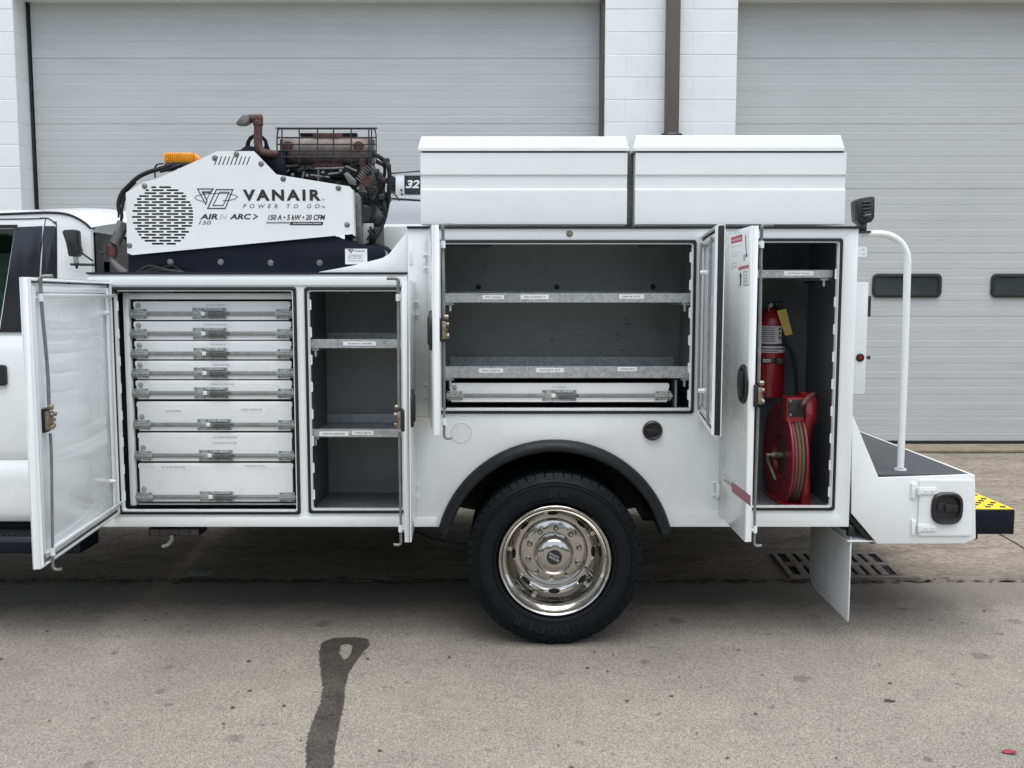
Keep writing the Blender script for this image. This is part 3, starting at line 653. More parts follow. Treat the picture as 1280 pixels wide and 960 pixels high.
# gaskets, lips, interiors
def interior(k, depth, mat, dl=0.03, dr_=0.03, dt=0.03, db=0.012, y0=0.013):
    x0, x1, z0, z1 = bbox(openings[k]); x0 -= dl; x1 += dr_; z0 -= db; z1 += dt
    mb = MB(); mb.add([(x0, y0, z0), (x1, y0, z0), (x1, y0, z1), (x0, y0, z1), (x0, depth, z0), (x1, depth, z0), (x1, depth, z1), (x0, depth, z1)],
                      [(0, 4, 5, 1), (2, 6, 7, 3), (0, 3, 7, 4), (1, 5, 6, 2), (4, 7, 6, 5)])
    return mb.build('compartment', mat, T), (x0, x1, z0, z1)
boxes = {}
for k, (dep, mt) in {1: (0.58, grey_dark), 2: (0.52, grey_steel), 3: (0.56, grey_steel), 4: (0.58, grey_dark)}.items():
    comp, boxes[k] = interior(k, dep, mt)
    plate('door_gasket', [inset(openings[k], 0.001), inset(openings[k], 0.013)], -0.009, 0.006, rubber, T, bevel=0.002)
    plate('opening_lip', [inset(openings[k], 0.0135), inset(openings[k], 0.0185)], -0.002, 0.03, white, T)
def slotted(k, side):
    x0, x1, z0, z1 = bbox(openings[k]); xx = x0 + 0.0185 if side < 0 else x1 - 0.0185
    o_ = -side; pts = [(xx, z0 + 0.03)]; e = xx + o_ * 0.002; t = xx + o_ * 0.010
    pts.append((e, z0 + 0.03)); z = z0 + 0.06
    while z < z1 - 0.09:
        pts += [(e, z), (t, z + 0.004), (t, z + 0.046), (e, z + 0.05)]; z += 0.125
    pts += [(e, z1 - 0.03), (xx, z1 - 0.03)]
    mb = MB(); mb.prism(pts, 0.010, 0.0125); mb.build('slotted_strip', white, T)
slotted(1, -1); slotted(2, -1); slotted(3, 1); slotted(4, 1)
# body shell behind the side panels
mb = MB()
mb.box(xl, xs_, 0.014, 0.60, zt1 - 0.02, zt1 - 0.004)
mb.box(xs_, xr, 0.014, 0.62, zt2 - 0.03, zt2 - 0.008)
mb.box(xl, xl + 0.012, 0.014, 0.60, zb, zt1 - 0.021)
mb.box(xr - 0.012, xr - 0.0005, 0.014, FARY, zb, zt2 - 0.031)
mb.box(xs_ + 0.002, xs_ + 0.012, 0.04, 0.62, zt1 - 0.003, zt2 - 0.031)
mb.box(xl + 0.013, xr - 0.013, 0.605, 0.615, zb + 0.35, zt1 - 0.021)
mb.box(xs_ + 0.013, xr - 0.013, 0.622, 0.63, zt1 - 0.02, zt2 - 0.031)
mb.box(xl + 0.013, xr - 0.013, 0.632, 1.78, 1.02, 1.04)
mb.build('body_shell', white, T)
zf1, zf2 = Z(281, 1.85), Z(252, 1.85); xf = X(471, 260, 1.85)
mb = MB(); mb.box(xl, xr - 0.014, 1.80, FARY, zb + 0.01, zf1); mb.build('far_compartment', white, T, bevel=0.004)
mb = MB(); mb.box(xf, xr - 0.014, 1.85, FARY - 0.003, zf1 + 0.004, zf2); mb.build('far_upper_box', grey_panel, T, bevel=0.006)
plate('far_gusset', [[P2(455, 341, 0.66), P2(466, 318, 0.66), P2(474, 296, 0.66), P2(482, 283, 0.66), P2(513, 283, 0.66), P2(513, 341, 0.66)]], 0.66, 0.68, white, T, bevel=0.002)
# underbody
mb = MB()
for a, b in ((xl + 0.02, WX - 0.56), (WX + 0.56, xr - 0.02)): mb.box(a, b, 0.014, 0.60, zb + 0.006, zb + 0.014); mb.box(a, b, 1.81, FARY - .01, zb - 0.03, zb + 0.008)
for yy in (0.75, 1.55): mb.box(-4.5, xr + 0.25, yy, yy + 0.09, 0.60, 0.80)
for xx in (-1.6, -0.6, 0.9, 1.4): mb.box(xx, xx + 0.06, 0.84, 1.55, 0.65, 0.75)
mb.box(xl, xr, 0.62, 1.80, 0.86, 0.90)
mb.cyl((WX, 0.55, WZ), (WX, 1.85, WZ), 0.06, n=16); mb.cyl((WX, 1.02, WZ), (WX, 1.38, WZ), 0.15, n=20); mb.cyl((-4, 1.2, 0.6), (WX, 1.2, WZ + .02), 0.045, n=12)
mb.box(WX - 0.62, WX + 0.62, 0.70, 0.745, 0.55, 0.60)
mb.box(-1.75, -0.5, 0.90, 1.5, 0.46, 0.70); mb.box(-1.75, xr, 0.62, 0.745, .62, .855); mb.box(xl, xr, 1.66, 1.80, .56, .855); mb.box(xl, WX - .62, 1.50, 2.30, .22, .51); mb.box(WX + .62, xr, 1.50, 2.30, .22, .51); mb.box(xl, WX - .62, 1.0, 1.45, .36, .455)  # added unseen boxes that stop light coming through under the truck
mb.build('chassis_with_light_blockers', under, T)
mb = MB(); mb.lathe([(RARCH - 0.002, 0.014), (RARCH + 0.008, 0.014), (RARCH + 0.008, 0.70), (0.0, 0.70), (0.0, 0.69), (RARCH - 0.002, 0.69)], (WX, 0, WZ), 'y', 40, a0 * 0.6, PI - a0 * 0.6, close=True)
mb.build('wheel_well_liner', under, T)
# fender flare: swept black section
fl = [(0.500, 0.03), (0.500, -0.030), (0.504, -0.042), (0.515, -0.047), (0.535, -0.040), (0.551, -0.022), (0.555, -0.004), (0.553, -0.0005), (0.521, -0.0005), (0.516, 0.03)]
mb = MB(); mb.lathe(fl, (WX, 0, WZ), 'y', 56, 0.235, PI - 0.235, close=True); mb.build('fender_flare', flare_m, T, sharp=0.9)
# filler caps
def pcirc(px, py, r): return circ(X(px, py, 0), Z(py), r)
cx, cz = P2(577, 540.5)
mb = MB(); mb.lathe([(0.0, -0.0012), (0.043, -0.0012), (0.0435, -0.0004)], (cx, 0, cz), 'y', 32); mb.lathe([(0.0435, -0.0006), (0.0455, -0.0032), (0.048, -0.0006)], (cx, 0, cz), 'y', 32)
for a in (0.6, 2.2, 4.2): screw(mb, (cx + 0.036 * math.cos(a), -0.0012, cz + 0.036 * math.sin(a)), 0.003, 0.002)
mb.build('access_cover', white, T)
cx, cz = P2(815.5, 538)
mb = MB(); mb.lathe([(0.0, -0.010), (0.028, -0.010), (0.030, -0.016), (0.038, -0.020), (0.043, -0.016), (0.046, -0.004), (0.046, -0.0004)], (cx, 0, cz), 'y', 36)
cap = mb.build('filler_cap', black_pl, T)
mb = MB(); mb.box(cx - 0.030, cx + 0.030, -0.022, -0.010, cz - 0.009, cz + 0.009); g_ = mb.build('cap_grip', black_pl, cap, bevel=0.003)
# bolt on the header over the tall opening
mb = MB(); p = P(712, 292, 0); mb.lathe([(0, -0.007), (0.008, -0.007), (0.011, -0.002), (0.016, -0.001), (0.016, -0.0004)], p, 'y', 20); mb.build('header_bolt', brass, T)
for q in (520.5,):
    mb = MB(); mb.box(X(512, q, 0), X(541, q, 0), -0.0012, -0.0003, Z(q) - .0015, Z(q) + .0015); mb.build('body_seam', grey_panel, T)
    mb = MB(); mb.box(X(874, q, 0), X(904, q, 0), -0.0012, -0.0003, Z(q) - .0015, Z(q) + .0015); mb.build('body_seam', grey_panel, T)
# hinge plates on the body
def hinge(px, py, name='hinge', sgn=1, w=0.034, h=0.085):
    c = P(px, py, 0); mb = MB()
    mb.box(c.x - w / 2, c.x + w / 2, -0.004, -0.0005, c.z - h * .5, c.z - h * .18); mb.box(c.x - w / 2, c.x + w / 2, -0.004, -0.0005, c.z + h * .18, c.z + h * .5)
    mb.box(c.x - w / 2, c.x - w / 2 + 0.014, -0.0045, -0.0006, c.z - h * .18, c.z + h * .18)
    xk = c.x + sgn * w * 0.42
    mb.cyl((xk, -0.014, c.z - h * .36), (xk, -0.014, c.z + h * .36), 0.0085, n=12)
    mb.mat(1)
    for dz in (-0.34, 0.34): screw(mb, (c.x - sgn * 0.004, -0.004, c.z + dz * h), 0.0065, 0.004)
    mb.build(name, [white, zinc], T, bevel=0.001)
for q in (387, 613): hinge(519.5, q, sgn=-1)
for q in (328, 490): hinge(533, q)
hinge(893, 612)
mb = MB(); p0 = P(513, 318, 0); mb.box(p0.x - .006, p0.x + .012, -0.003, -0.0005, p0.z - 0.045, p0.z + 0.045); mb.build('grab_bracket', white, T, bevel=0.001)

# ---------------- shelves with strip labels
def small_label(mb, p0, q0, p1, q1, Y, txt):
    mb.mat(0).pbox(p0, q0, p1, q1, Y, 0.001)
    n0 = MB(); dx = (p1 - p0) * 0.13; dq = (q1 - q0) * 0.30
    mb.mat(1).ptext(txt, p0 + dx, q0 + dq, p1 - dx, q1 - dq, Y - 0.0006)
def shelf(k, p0, q0, p1, q1, Y, dep, labels, mat=galv):
    x0, x1 = boxes[k][0] + 0.004, boxes[k][1] - 0.004
    a, b = max(x0, X(p0, q0, Y)), min(x1, X(p1, q0, Y)); z0, z1 = Z(q1, Y), Z(q0, Y)
    mb = MB(); mb.box(a, b, Y, Y + 0.004, z0, z1); mb.box(a, b, Y + 0.0042, dep, z0, z0 + 0.004); mb.box(a, b, dep - 0.004, dep, z0 + 0.0042, z1 + 0.012)
    mb.box(a, b, Y + 0.0042, Y + 0.02, z1 - 0.003, z1 - 0.0005)
    sh = mb.build('shelf', mat, T)
    for lp in labels:
        m2 = MB(); small_label(m2, *lp[:4], Y - 0.0012, lp[4]); m2.build('shelf_label', [label_white, ink], sh)
    for xx, sg in ((a, 1), (b, -1)):
        m2 = MB(); m2.box(min(xx, xx + sg * 0.05), max(xx, xx + sg * 0.05), Y + 0.01, dep - 0.01, z0 - 0.012, z0 - 0.0005); m2.cyl((xx + sg * 0.035, Y + 0.012, z0 - 0.012), (xx + sg * 0.035, Y + 0.012, z0 - 0.04), 0.006, n=8)
        m2.build('shelf_bracket', mat, sh)
    return sh
shelf(3, 553, 366.5, 866.5, 378, 0.035, 0.555, [(603, 369, 630, 374, 'PRY BARS'), (650.5, 368.5, 686, 374, 'MIG COMPACT'), (774, 368, 805, 373.5, 'DRIVE SHT')])
shelf(3, 553, 458, 866, 472.5, 0.035, 0.555, [(598.5, 460.5, 629, 466, 'MISC PARTS'), (670, 460, 705, 465.5, 'SOCKET SET'), (772, 458.8, 796, 464, 'VISION')])
shelf(2, 384, 424, 520, 435, 0.03, 0.515, [(429, 426.8, 470, 432, 'TELEMATIC READER')])
shelf(2, 384, 536.5, 520, 546.3, 0.03, 0.515, [(399, 539.3, 435.5, 545, 'PAINTS GREASES'), (440, 538.4, 467, 543.7, 'TOOL BOX')])
shelf(4, 920, 337.5, 1041, 347, 0.05, 0.575, [(980, 339, 1017, 344.5, 'CUTTING TOOLS')])
# rivets on the back wall and scuff marks
for px in (598, 696, 816):
    mb = MB(); p = P(px, 358.5, 0.555); mb.lathe([(0, -0.012), (0.008, -0.011), (0.013, -0.004), (0.013, 0)], p, 'y', 14); mb.build('wall_bolt', black_pl, T)
rnd = random.Random(11); mb = MB()
for i in range(60):
    cxp, cyp = (rnd.gauss(772, 15), rnd.gauss(414, 7)) if i % 2 else (rnd.gauss(740, 50), rnd.gauss(432, 7))
    if not (570 < cxp < 835 and 382 < cyp < 452): continue
    p = P(cxp, cyp, 0.5585); L = rnd.uniform(0.002, 0.02); h = rnd.uniform(0.0004, 0.002); a = rnd.uniform(-0.3, 0.3)
    mb.add([(p.x - L, p.y, p.z - L * a), (p.x, p.y, p.z - h), (p.x + L, p.y, p.z + L * a), (p.x + rnd.uniform(-.3, .3) * L, p.y, p.z + h)], [(0, 1, 2, 3)])
tag(mb.build('scuff_marks', ink, T), kind='stuff')
# gas struts at the tops of the openings
def strut(pa, pb, ya, yb):
    a, b = P(*pa, ya), P(*pb, yb); m = a.lerp(b, 0.62); mb = MB(); mb.cyl(a, m, 0.009, n=12); mb.cyl(m, b, 0.005, n=10)
    for q in (a, b): mb.cyl(q + Vector((0, -0.012, 0)), q + Vector((0, 0.012, 0)), 0.010, n=10)
    mb.build('gas_strut', black_pl, T)
strut((215, 363), (146, 365), 0.06, 0.01); strut((612, 307), (556, 307), 0.06, 0.02); strut((800, 307), (866, 306), 0.06, 0.02); strut((440, 364), (498, 366), 0.08, 0.02)
strut((1008, 352), (1040, 349), 0.3, 0.04)

# ---------------- drawers
def latch_geo(mb, c, wd, h, Y):
    """zinc slam latch plate with pull paddle centred at c (x, z)"""
    x, z = c; t = 0.003
    mb.box(x - wd / 2, x + wd / 2, Y - t, Y, z - h / 2, z + h / 2)
    mb.box(x - wd / 2 + .004, x - wd * .22, Y - 0.007, Y - t, z - h * .22, z + h * .22)
    mb.mat(1).box(x - wd * .20, x - wd * .05, Y - 0.0062, Y - t - .0002, z - h * .3, z + h * .3); mb.box(x - wd * .02, x + wd * .47, Y - 0.0056, Y - t - .0002, z + h * .18, z + h * .23)
    mb.box(x - wd * .03, x + wd / 2 + 0.012, Y - 0.017, Y - t - .0004, z - h * .17, z + h * .17)
    mb.box(x - wd * .04, x + wd * .42, Y - 0.011, Y - t - .0004, z - h * .34, z - h * .22); mb.mat(0).box(x - wd * .04, x + wd * .42, Y - 0.011, Y - t - .0004, z + h * .24, z + h * .36)
    mb.mat(1)
    for sx in (-.44, -.2, 0.08, .44):
        for sz in (-.4, .4): mb.cyl((x + sx * wd, Y - t, z + sz * h), (x + sx * wd, Y - t - 0.0035, z + sz * h), 0.0042, n=8)
DRY = 0.075
def drawer(q0, q1, pl, pr, barq, labels, Y=DRY, lx=None, dep=0.5):
    z0, z1 = Z(q1, Y), Z(q0, Y); qm = (q0 + q1) / 2; x0, x1 = X(pl, qm, Y), X(pr, qm, Y); zb_ = Z(barq, Y); n = 0.009
    pts = [(x0 + n, z0), (x1 - n, z0), (x1 - n, z0 + .02), (x1 - .003, z0 + .024), (x1 - .003, z1 - .026), (x1, z1 - .022), (x1, z1 - .006), (x1 - .006, z1), (x0 + .006, z1), (x0, z1 - .006), (x0, z1 - .022), (x0 + .004, z1 - .026), (x0 + .004, z0 + .024), (x0 + n, z0 + .02)]
    dr = plate('drawer', [pts], Y, Y + 0.012, white_drawer, T, bevel=0.002)
    m2 = MB(); m2.box(x0 + 0.02, x1 - 0.02, Y + 0.013, Y + dep - .03, z0 + .004, z1 - .004); m2.build('drawer_box', void, dr)
    xa, xb = x0 - 0.012, x1 + 0.010; hb = 0.0095
    m2 = MB(); m2.box(xa + 0.05, xb - 0.05, Y - 0.007, Y - 0.0022, zb_ - hb, zb_ + hb); m2.box(xa + 0.05, xb - 0.05, Y - 0.0085, Y - 0.0071, zb_ - hb * .25, zb_ + hb * .25)
    m2.build('latch_bar', steel, dr, bevel=0.001)
    for s, xx in ((1, xa), (-1, xb)):
        m2 = MB(); wv = 0.078; a, b = sorted((xx, xx + s * wv)); h = 0.0215
        m2.box(a + .004, b - .004, Y - 0.006, Y - 0.0003, zb_ - h, zb_ + h); m2.box(a, b, Y - 0.013, Y - 0.0062, zb_ - h * .55, zb_ + h * .55); m2.box(a - .001, b + .004, Y - 0.0155, Y - 0.0132, zb_ - h * .22, zb_ + h * .22)
        m2.mat(1).box(a + .012, b - .012, Y - 0.0138, Y - 0.0131, zb_ + h * .26, zb_ + h * .36); m2.box(a + .012, b - .012, Y - 0.0138, Y - 0.0131, zb_ - h * .36, zb_ - h * .26)
        for ux in (.16, .84):
            for uz in (-.75, .75): m2.cyl((a + (b - a) * ux, Y - 0.006, zb_ + uz * h), (a + (b - a) * ux, Y - 0.0095, zb_ + uz * h), 0.004, n=8)
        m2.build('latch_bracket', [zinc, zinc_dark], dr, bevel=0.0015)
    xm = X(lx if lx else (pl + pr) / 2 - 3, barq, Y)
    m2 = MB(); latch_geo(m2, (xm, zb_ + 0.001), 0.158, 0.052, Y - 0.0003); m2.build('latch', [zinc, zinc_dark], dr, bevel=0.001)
    m2 = MB(); m2.box(xm - 0.036, xm - 0.018, Y - 0.0105, Y - 0.0005, zb_ - .008, zb_ + .010); m2.build('latch_tab', label_white, dr, bevel=0.001)
    sx, sz = x0 + 0.024, zb_ + 0.037
    m2 = MB(); m2.lathe([(0, -0.006), (0.0055, -0.006), (0.0065, -0.0035), (0.012, -0.003), (0.0125, -0.0002)], (sx, Y, sz), 'y', 18); m2.build('screw', zinc, dr)
    for (p0, qa, p1, qb, txt) in labels:
        m2 = MB(); m2.mat(0).pbox(p0, qa, p1, qb, Y - 0.0008, 0.0007)
        dx = (p1 - p0) * 0.17; dq = (qb - qa) * 0.3
        m2.mat(1).ptext(txt, p0 + dx, qa + dq, p1 - dx, qb - dq, Y - 0.0014); m2.build('drawer_label', [label_white, ink_grey], dr)
    return dr
drawer(376.8, 400, 166.5, 363, 392.2, [(252, 379, 286, 384, 'RATCHETS')])
drawer(401.8, 424.8, 167, 364, 417, [(246, 403.6, 292, 408.6, 'SCREWDRIVERS')])
drawer(426.2, 449.2, 168, 364.2, 442, [(258, 428.3, 287, 433.3, 'PLIERS')])
drawer(451, 474, 168.8, 364.5, 466.5, [(260, 453.6, 293, 458.8, 'WRENCHES')])
drawer(475.5, 499, 169.5, 365, 491.3, [(254, 477.8, 300, 483, 'COMBINATION WRENCHES')])
drawer(502, 538.7, 171, 365.3, 530.7, [(202, 511, 231, 517, 'HAMMERS'), (295, 509, 334, 515, 'LARGE WRENCHES')], lx=268)
drawer(541, 576.5, 172.5, 365.6, 569.3, [(258, 543.5, 304, 550, 'OIL FILTER WRENCHES'), (258, 550.4, 304, 557, '3/4 DRIVE SOCKET SET')], lx=270)
drawer(579, 627, 173.5, 366.6, 621, [(194, 581, 239, 587.3, 'OIL FILTER WRENCHES'), (300, 579.9, 339, 585.5, 'MINI ELEC TOOLS')], lx=271)
drawer(478.8, 502.5, 561.5, 836.5, 494.5, [(686, 481.5, 712, 486, 'MISC HARDWARE')], Y=0.055, lx=699)
# drawer cabinet frame
x0, x1, z0, z1 = boxes[1]
mb = MB(); Yd = DRY - 0.012
mb.box(X(166, 500, DRY), X(368, 500, DRY), DRY + 0.0124, DRY + 0.0129, Z(626, DRY), Z(375, DRY)); mb.build('gap_shade_sheet', void, T); mb = MB()  # black sheet that gives the drawer gaps their shade by colour
xa, xb = X(158, 500, Yd), X(165, 500, Yd); xc, xd = X(368.5, 500, Yd), X(372, 500, Yd)
mb.box(xa, xb, Yd, 0.55, Z(632, Yd), Z(366, Yd)); mb.box(xc, xd, Yd, 0.55, Z(640, Yd), Z(366, Yd)); mb.box(xb + .0005, xc - .0005, Yd + .004, 0.55, Z(374, Yd), Z(366.5, Yd))
mb.build('drawer_cabinet', white_drawer, T, bevel=0.002)
mb = MB(); mb.box(xb + .0005, xc - .0005, DRY + 0.02, 0.5, Z(627, DRY) - 0.02, Z(627, DRY) - 0.012); mb.build('cabinet_runner', white_drawer, T)
# partition and ledge round the long single drawer
mb = MB(); mb.pbox(843.5, 475, 846, 510, 0.06, 0.45); mb.build('partition', grey_steel, T)
mb = MB(); mb.pbox(558, 510.5, 866, 514, 0.03, 0.05); mb.build('drawer_ledge', white, T)

# ---------------- hinged doors. local frame: hinge on the z axis, width along sgn*x, outer face at y=-0.034, inner rim at y=0
rod_m = M('dull_rod_steel', (0.22, 0.23, 0.22), 0.4, 0.3, 0.25, 30.0)
class Door:
    def __init__(s, xh, theta, w, z0, z1, sgn):
        s.xh, s.th, s.w, s.z0, s.z1, s.sg = xh, theta, w, z0, z1, sgn
        h = z1 - z0; s.h = h; t = 0.034; q = sgn
        bx = lambda a, b: tuple(sorted((q * a, q * b)))
        mb = MB(); mb.box(*bx(0, w), -t, -t + 0.004, 0, h); r = 0.006
        mb.box(*bx(0.0, r), -t + .004, -0.006, 0, h); mb.box(*bx(w - r, w), -t + .004, -0.006, 0, h); mb.box(*bx(r, w - r), -t + .004, -0.006, 0, r); mb.box(*bx(r, w - r), -t + .004, -0.006, h - r, h)
        s.o = mb.build('compartment_door', white, None, bevel=0.0012, center=False)
        ORG[s.o] = Vector((0, 0, 0)); s.o.parent = T
        s.o.location = Vector((xh, -0.002, z0)) - ORG[T]; s.ang = -theta if sgn > 0 else theta; s.o.rotation_euler = (0, 0, s.ang)
        # raised inner pan with channel rims
        g = 0.018
        mb = MB(); mb.box(*bx(g, w - g), -0.022, -0.012, g, h - g); mb.build('liner', white_in, s.o, bevel=0.004)
        mb = MB()
        for a, b, c, d in ((g + .012, g + .042, g + .012, h - g - .012), (w - g - .042, w - g - .012, g + .012, h - g - .012)): mb.box(*bx(a, b), -0.0118, -0.001, c, d)
        for c, d in ((g + .012, g + .036), (h - g - .036, h - g - .012)): mb.box(*bx(g + .0425, w - g - .0425), -0.0118, -0.0015, c, d)
        mb.build('stiffener', white_in, s.o, bevel=0.004)
        # perimeter bulb seal
        k = .009
        loop = [(q * k, -0.004, k), (q * (w - k), -0.004, k), (q * (w - k), -0.004, h - k), (q * k, -0.004, h - k), (q * k, -0.004, k)]
        s.loop = loop
    def at(s, px, py, y=-0.034):
        lo, hi = -0.05, s.w * 1.3
        def f(d):
            dx, dy = s.sg * d * math.cos(s.ang) - y * math.sin(s.ang), s.sg * d * math.sin(s.ang) + y * math.cos(s.ang)
            return (s.xh + dx) - X(px, py, -0.002 + dy)
        a, b = f(lo), f(hi)
        for _ in range(60):
            m = (lo + hi) / 2
            if (f(m) > 0) == (a > 0): lo = m
            else: hi = m
        d = (lo + hi) / 2
        return d, Z(py, -0.002 + s.sg * d * math.sin(s.ang) + y * math.cos(s.ang)) - s.z0
    def rod(s, zc, d, hook=0.03, bow=0.016):
        q = s.sg; y = 0.012; mb = MB()
        mb.tube([(q * d, y, s.h - 0.012), (q * (d - .004), y, s.h - 0.12), (q * (d + bow), y, zc + .2), (q * (d + bow), y, zc + 0.05)], 0.0065, 10)
        mb.tube([(q * (d + bow), y, zc - 0.05), (q * (d + bow), y, zc - .15), (q * (d - .006), y, 0.12), (q * d, y, 0.03), (q * d, y, -0.012), (q * d, y + 0.012, -0.022), (q * d, y + 0.030, -0.020)], 0.0055, 10)
        mb.tube([(q * d, y, s.h - 0.02), (q * d, y, s.h - 0.004), (q * d, y + .012, s.h + .004), (q * d, y + 0.045, s.h + 0.004)], 0.0075, 10)
        rd = mb.build('latch_rod', rod_m, s.o)
        for zz in (0.045, s.h - 0.075):
            mb = MB(); mb.box(q * d - 0.018, q * d + 0.018, -0.012, 0.004, zz, zz + 0.006); mb.cyl((q * d, y, zz - 0.012), (q * d, y, zz + 0.016), 0.010, n=10); mb.build('rod_guide', white, rd)
        mb = MB(); x = q * (d + bow)
        mb.box(x - 0.030, x + 0.024, -0.012, 0.004, zc - 0.045, zc + 0.045); mb.build('latch_plate', black_pl, s.o, bevel=0.003)
        mb = MB(); mb.box(x - 0.022, x + 0.026, 0.0045, 0.02, zc - 0.034, zc + 0.034)
        for a, b in ((-.014, .022), (.014, .022), (.0, -.02), (.018, -.024)): mb.cyl((x + a, 0.02, zc + b), (x + a, 0.032, zc + b), 0.009, n=10)
        mb.cyl((x + 0.01, 0.012, zc + 0.05), (x + 0.01, 0.03, zc + 0.05), 0.011, n=12); mb.box(x - .03, x + .03, 0.0205, 0.024, zc - .008, zc + .006)
        mb.build('latch_mechanism', brass, s.o, bevel=0.002)
    def handle(s, d, z, rx=0.055, rz=0.085):
        q = s.sg; y = -0.034; mb = MB(); n = 40
        prof = [(1.0, 0.0), (1.0, -0.006), (0.94, -0.012), (0.80, -0.012), (0.74, -0.004), (0.5, -0.002), (0.0, -0.002)]
        vs = []; k = len(prof)
        for i in range(n):
            a = 2 * PI * i / n
            vs += [(q * d + rx * r * math.cos(a), y + t, z + rz * r * math.sin(a)) for r, t in prof]
        mb.add(vs, [(i * k + j, i * k + j + 1, ((i + 1) % n) * k + j + 1, ((i + 1) % n) * k + j) for i in range(n) for j in range(k - 1)])
        hd = mb.build('handle', black_pl, s.o)
        m2 = MB(); m2.prism([(q * d - rx * .34, z - rz * .7), (q * d + rx * .34, z - rz * .7), (q * d + rx * .42, z), (q * d + rx * .34, z + rz * .7), (q * d - rx * .34, z + rz * .7), (q * d - rx * .42, z)], y - 0.018, y - 0.003)
        m2.build('paddle', black_pl, hd, bevel=0.004)
R = math.radians
d1 = Door(X(145, 500, 0), R(85.0), 0.885, 0.609, 1.680, 1)
a, b = d1.at(56, 527, 0.01); d1.rod(b, a - 0.012, bow=-0.028)
# stay bars across the top and bottom of the first door
for zz in (0.05, d1.h - 0.072):
    mb = MB(); mb.box(0.004, d1.w - 0.075, 0.002, 0.016, zz - .0, zz + 0.014); mb.build('stay_bar', white, d1.o, bevel=0.004)
for dd, zz in ((0.075, 0.17), (0.075, 0.93)):
    mb = MB(); mb.cyl((dd, -0.012, zz), (dd, 0.012, zz), 0.011, 0.008, n=12); mb.build('bumper_stop', white, d1.o)
# shallow dents pressed into the liner by the drawers
mb = MB(); rnd = random.Random(4)
for zz in (0.37, 0.40, 0.46, 0.66, 0.735, 0.81, 0.86, 0.90):
    z_ = zz; pts = [(0.10 + 0.66 * i / 14, -0.0118, z_ - 0.012 * math.sin(PI * i / 14) + rnd.uniform(-.002, .002)) for i in range(15)]
    vs = [(p[0], p[1] - .0001, p[2] - 0.022) for p in pts] + [(p[0], -0.0110, p[2]) for p in pts] + [(p[0], p[1] - .0001, p[2] + 0.014) for p in pts]
    mb.add(vs, [(j * 15 + i, j * 15 + i + 1, (j + 1) * 15 + i + 1, (j + 1) * 15 + i) for j in range(2) for i in range(14)])
mb.build('liner_dent', white_in, d1.o)
mb = MB(); mb.tube([Vector(p) for p in d1.loop], 0.007, 8, smooth=False); mb.build('bulb_seal', white_in, d1.o)
mb = MB()
mb.box(d1.w - .03, d1.w - .008, -0.0055, 0.004, 0.02, 0.05); mb.build('corner_bracket', steel, d1.o)

d2 = Door(-0.4725, R(93.2), 0.515, 0.613, 1.680, -1)
d2.rod(0.50, 0.47); d2.handle(0.455, Z(510, -0.45) - 0.613, 0.05, 0.08)
d3 = Door(-0.348, R(83.2), 0.60, 1.067, 1.888, 1)
d3.rod(Z(412, -0.53) - 1.067, 0.55); d3.handle(0.545, Z(413, -0.53) - 1.067, 0.05, 0.08)
d5 = Door(0.850, R(83.9), 0.64, 1.067, 1.886, -1)
mb = MB(); mb.tube([Vector(p) for p in d5.loop], 0.008, 8, smooth=False); mb.build('bulb_seal', white_in, d5.o)
mb = MB(); mb.box(-d5.w - .003, -d5.w + 0.010, -0.0305, -0.0065, 0.004, d5.h - 0.004); mb.build('edge_seal', rubber, d5.o, bevel=0.004)
for dd in (0.10, 0.52):
    mb = MB(); mb.tube([(-dd, 0.002, 0.06), (-dd, 0.008, 0.1), (-dd, 0.008, d5.h - .1), (-dd, 0.002, d5.h - .06)], 0.006, 8); mb.build('latch_rod', steel, d5.o)
for zz in (0.13, d5.h - 0.17):
    mb = MB(); mb.cyl((-0.14, -0.012, zz), (-0.14, 0.014, zz), 0.012, 0.009, n=12); mb.build('bumper_stop', white, d5.o)
d4 = Door(0.988, R(90.0), 0.49, 0.609, 1.892, 1)
a, b = d4.at(930, 480); d4.handle(a, b, 0.078, 0.082)
d4.rod(d4.h * .47, 0.47, bow=0.006)
# warning decals on the outer face of the rear door
def dquad(mb, pts, y):
    L = [d4.at(*p) for p in pts]; mb.add([(a, y, b) for a, b in L], [tuple(range(len(L)))])
def dtext(mb, txt, p0, q0, p1, q1, y, **k):
    a0_, b0_ = d4.at(p0, q1); a1_, b1_ = d4.at(p1, q0); mb.text(txt, a0_, a1_, b0_, b1_, y, **k)
YD = -0.0346
mb = MB(); mb.mat(0); dquad(mb, [(912, 337), (936, 330), (936, 288), (912, 295)], YD)
mb.mat(1); dquad(mb, [(914, 305), (928, 301.5), (928, 292.5), (914, 297)], YD - .0004)
mb.mat(0); dtext(mb, 'DANGER', 915, 296.8, 927, 302, YD - .0008, bold=0.02)
mb.mat(2)
for i, (tx, p1) in enumerate((('ELECTROCUTION', 927), ('HAZARD', 924), ('KEEP CRANE AWAY', 927), ('FROM LINES', 922), ('DEATH OR INJURY', 926), ('CAN RESULT', 922), ('STAY CLEAR', 921))):
    q = 307 + i * 4.0 + (1.5 if i > 3 else 0); dtext(mb, tx, 914.5, q, p1, q + 2.0, YD - .0008)
dquad(mb, [(933, 320), (933.7, 320), (932.5, 294), (931.6, 294)], YD - .0008); dquad(mb, [(930, 326), (931, 326), (931, 318), (930, 318)], YD - .0008); dquad(mb, [(932.6, 322), (934.6, 320), (934.2, 317), (932.8, 317)], YD - .0008)
mb.build('danger_decal', [label_white, red_ink, ink], d4.o)
mb = MB(); mb.mat(0); dquad(mb, [(922, 360), (937, 357), (937, 330), (922, 334)], YD - .0003)
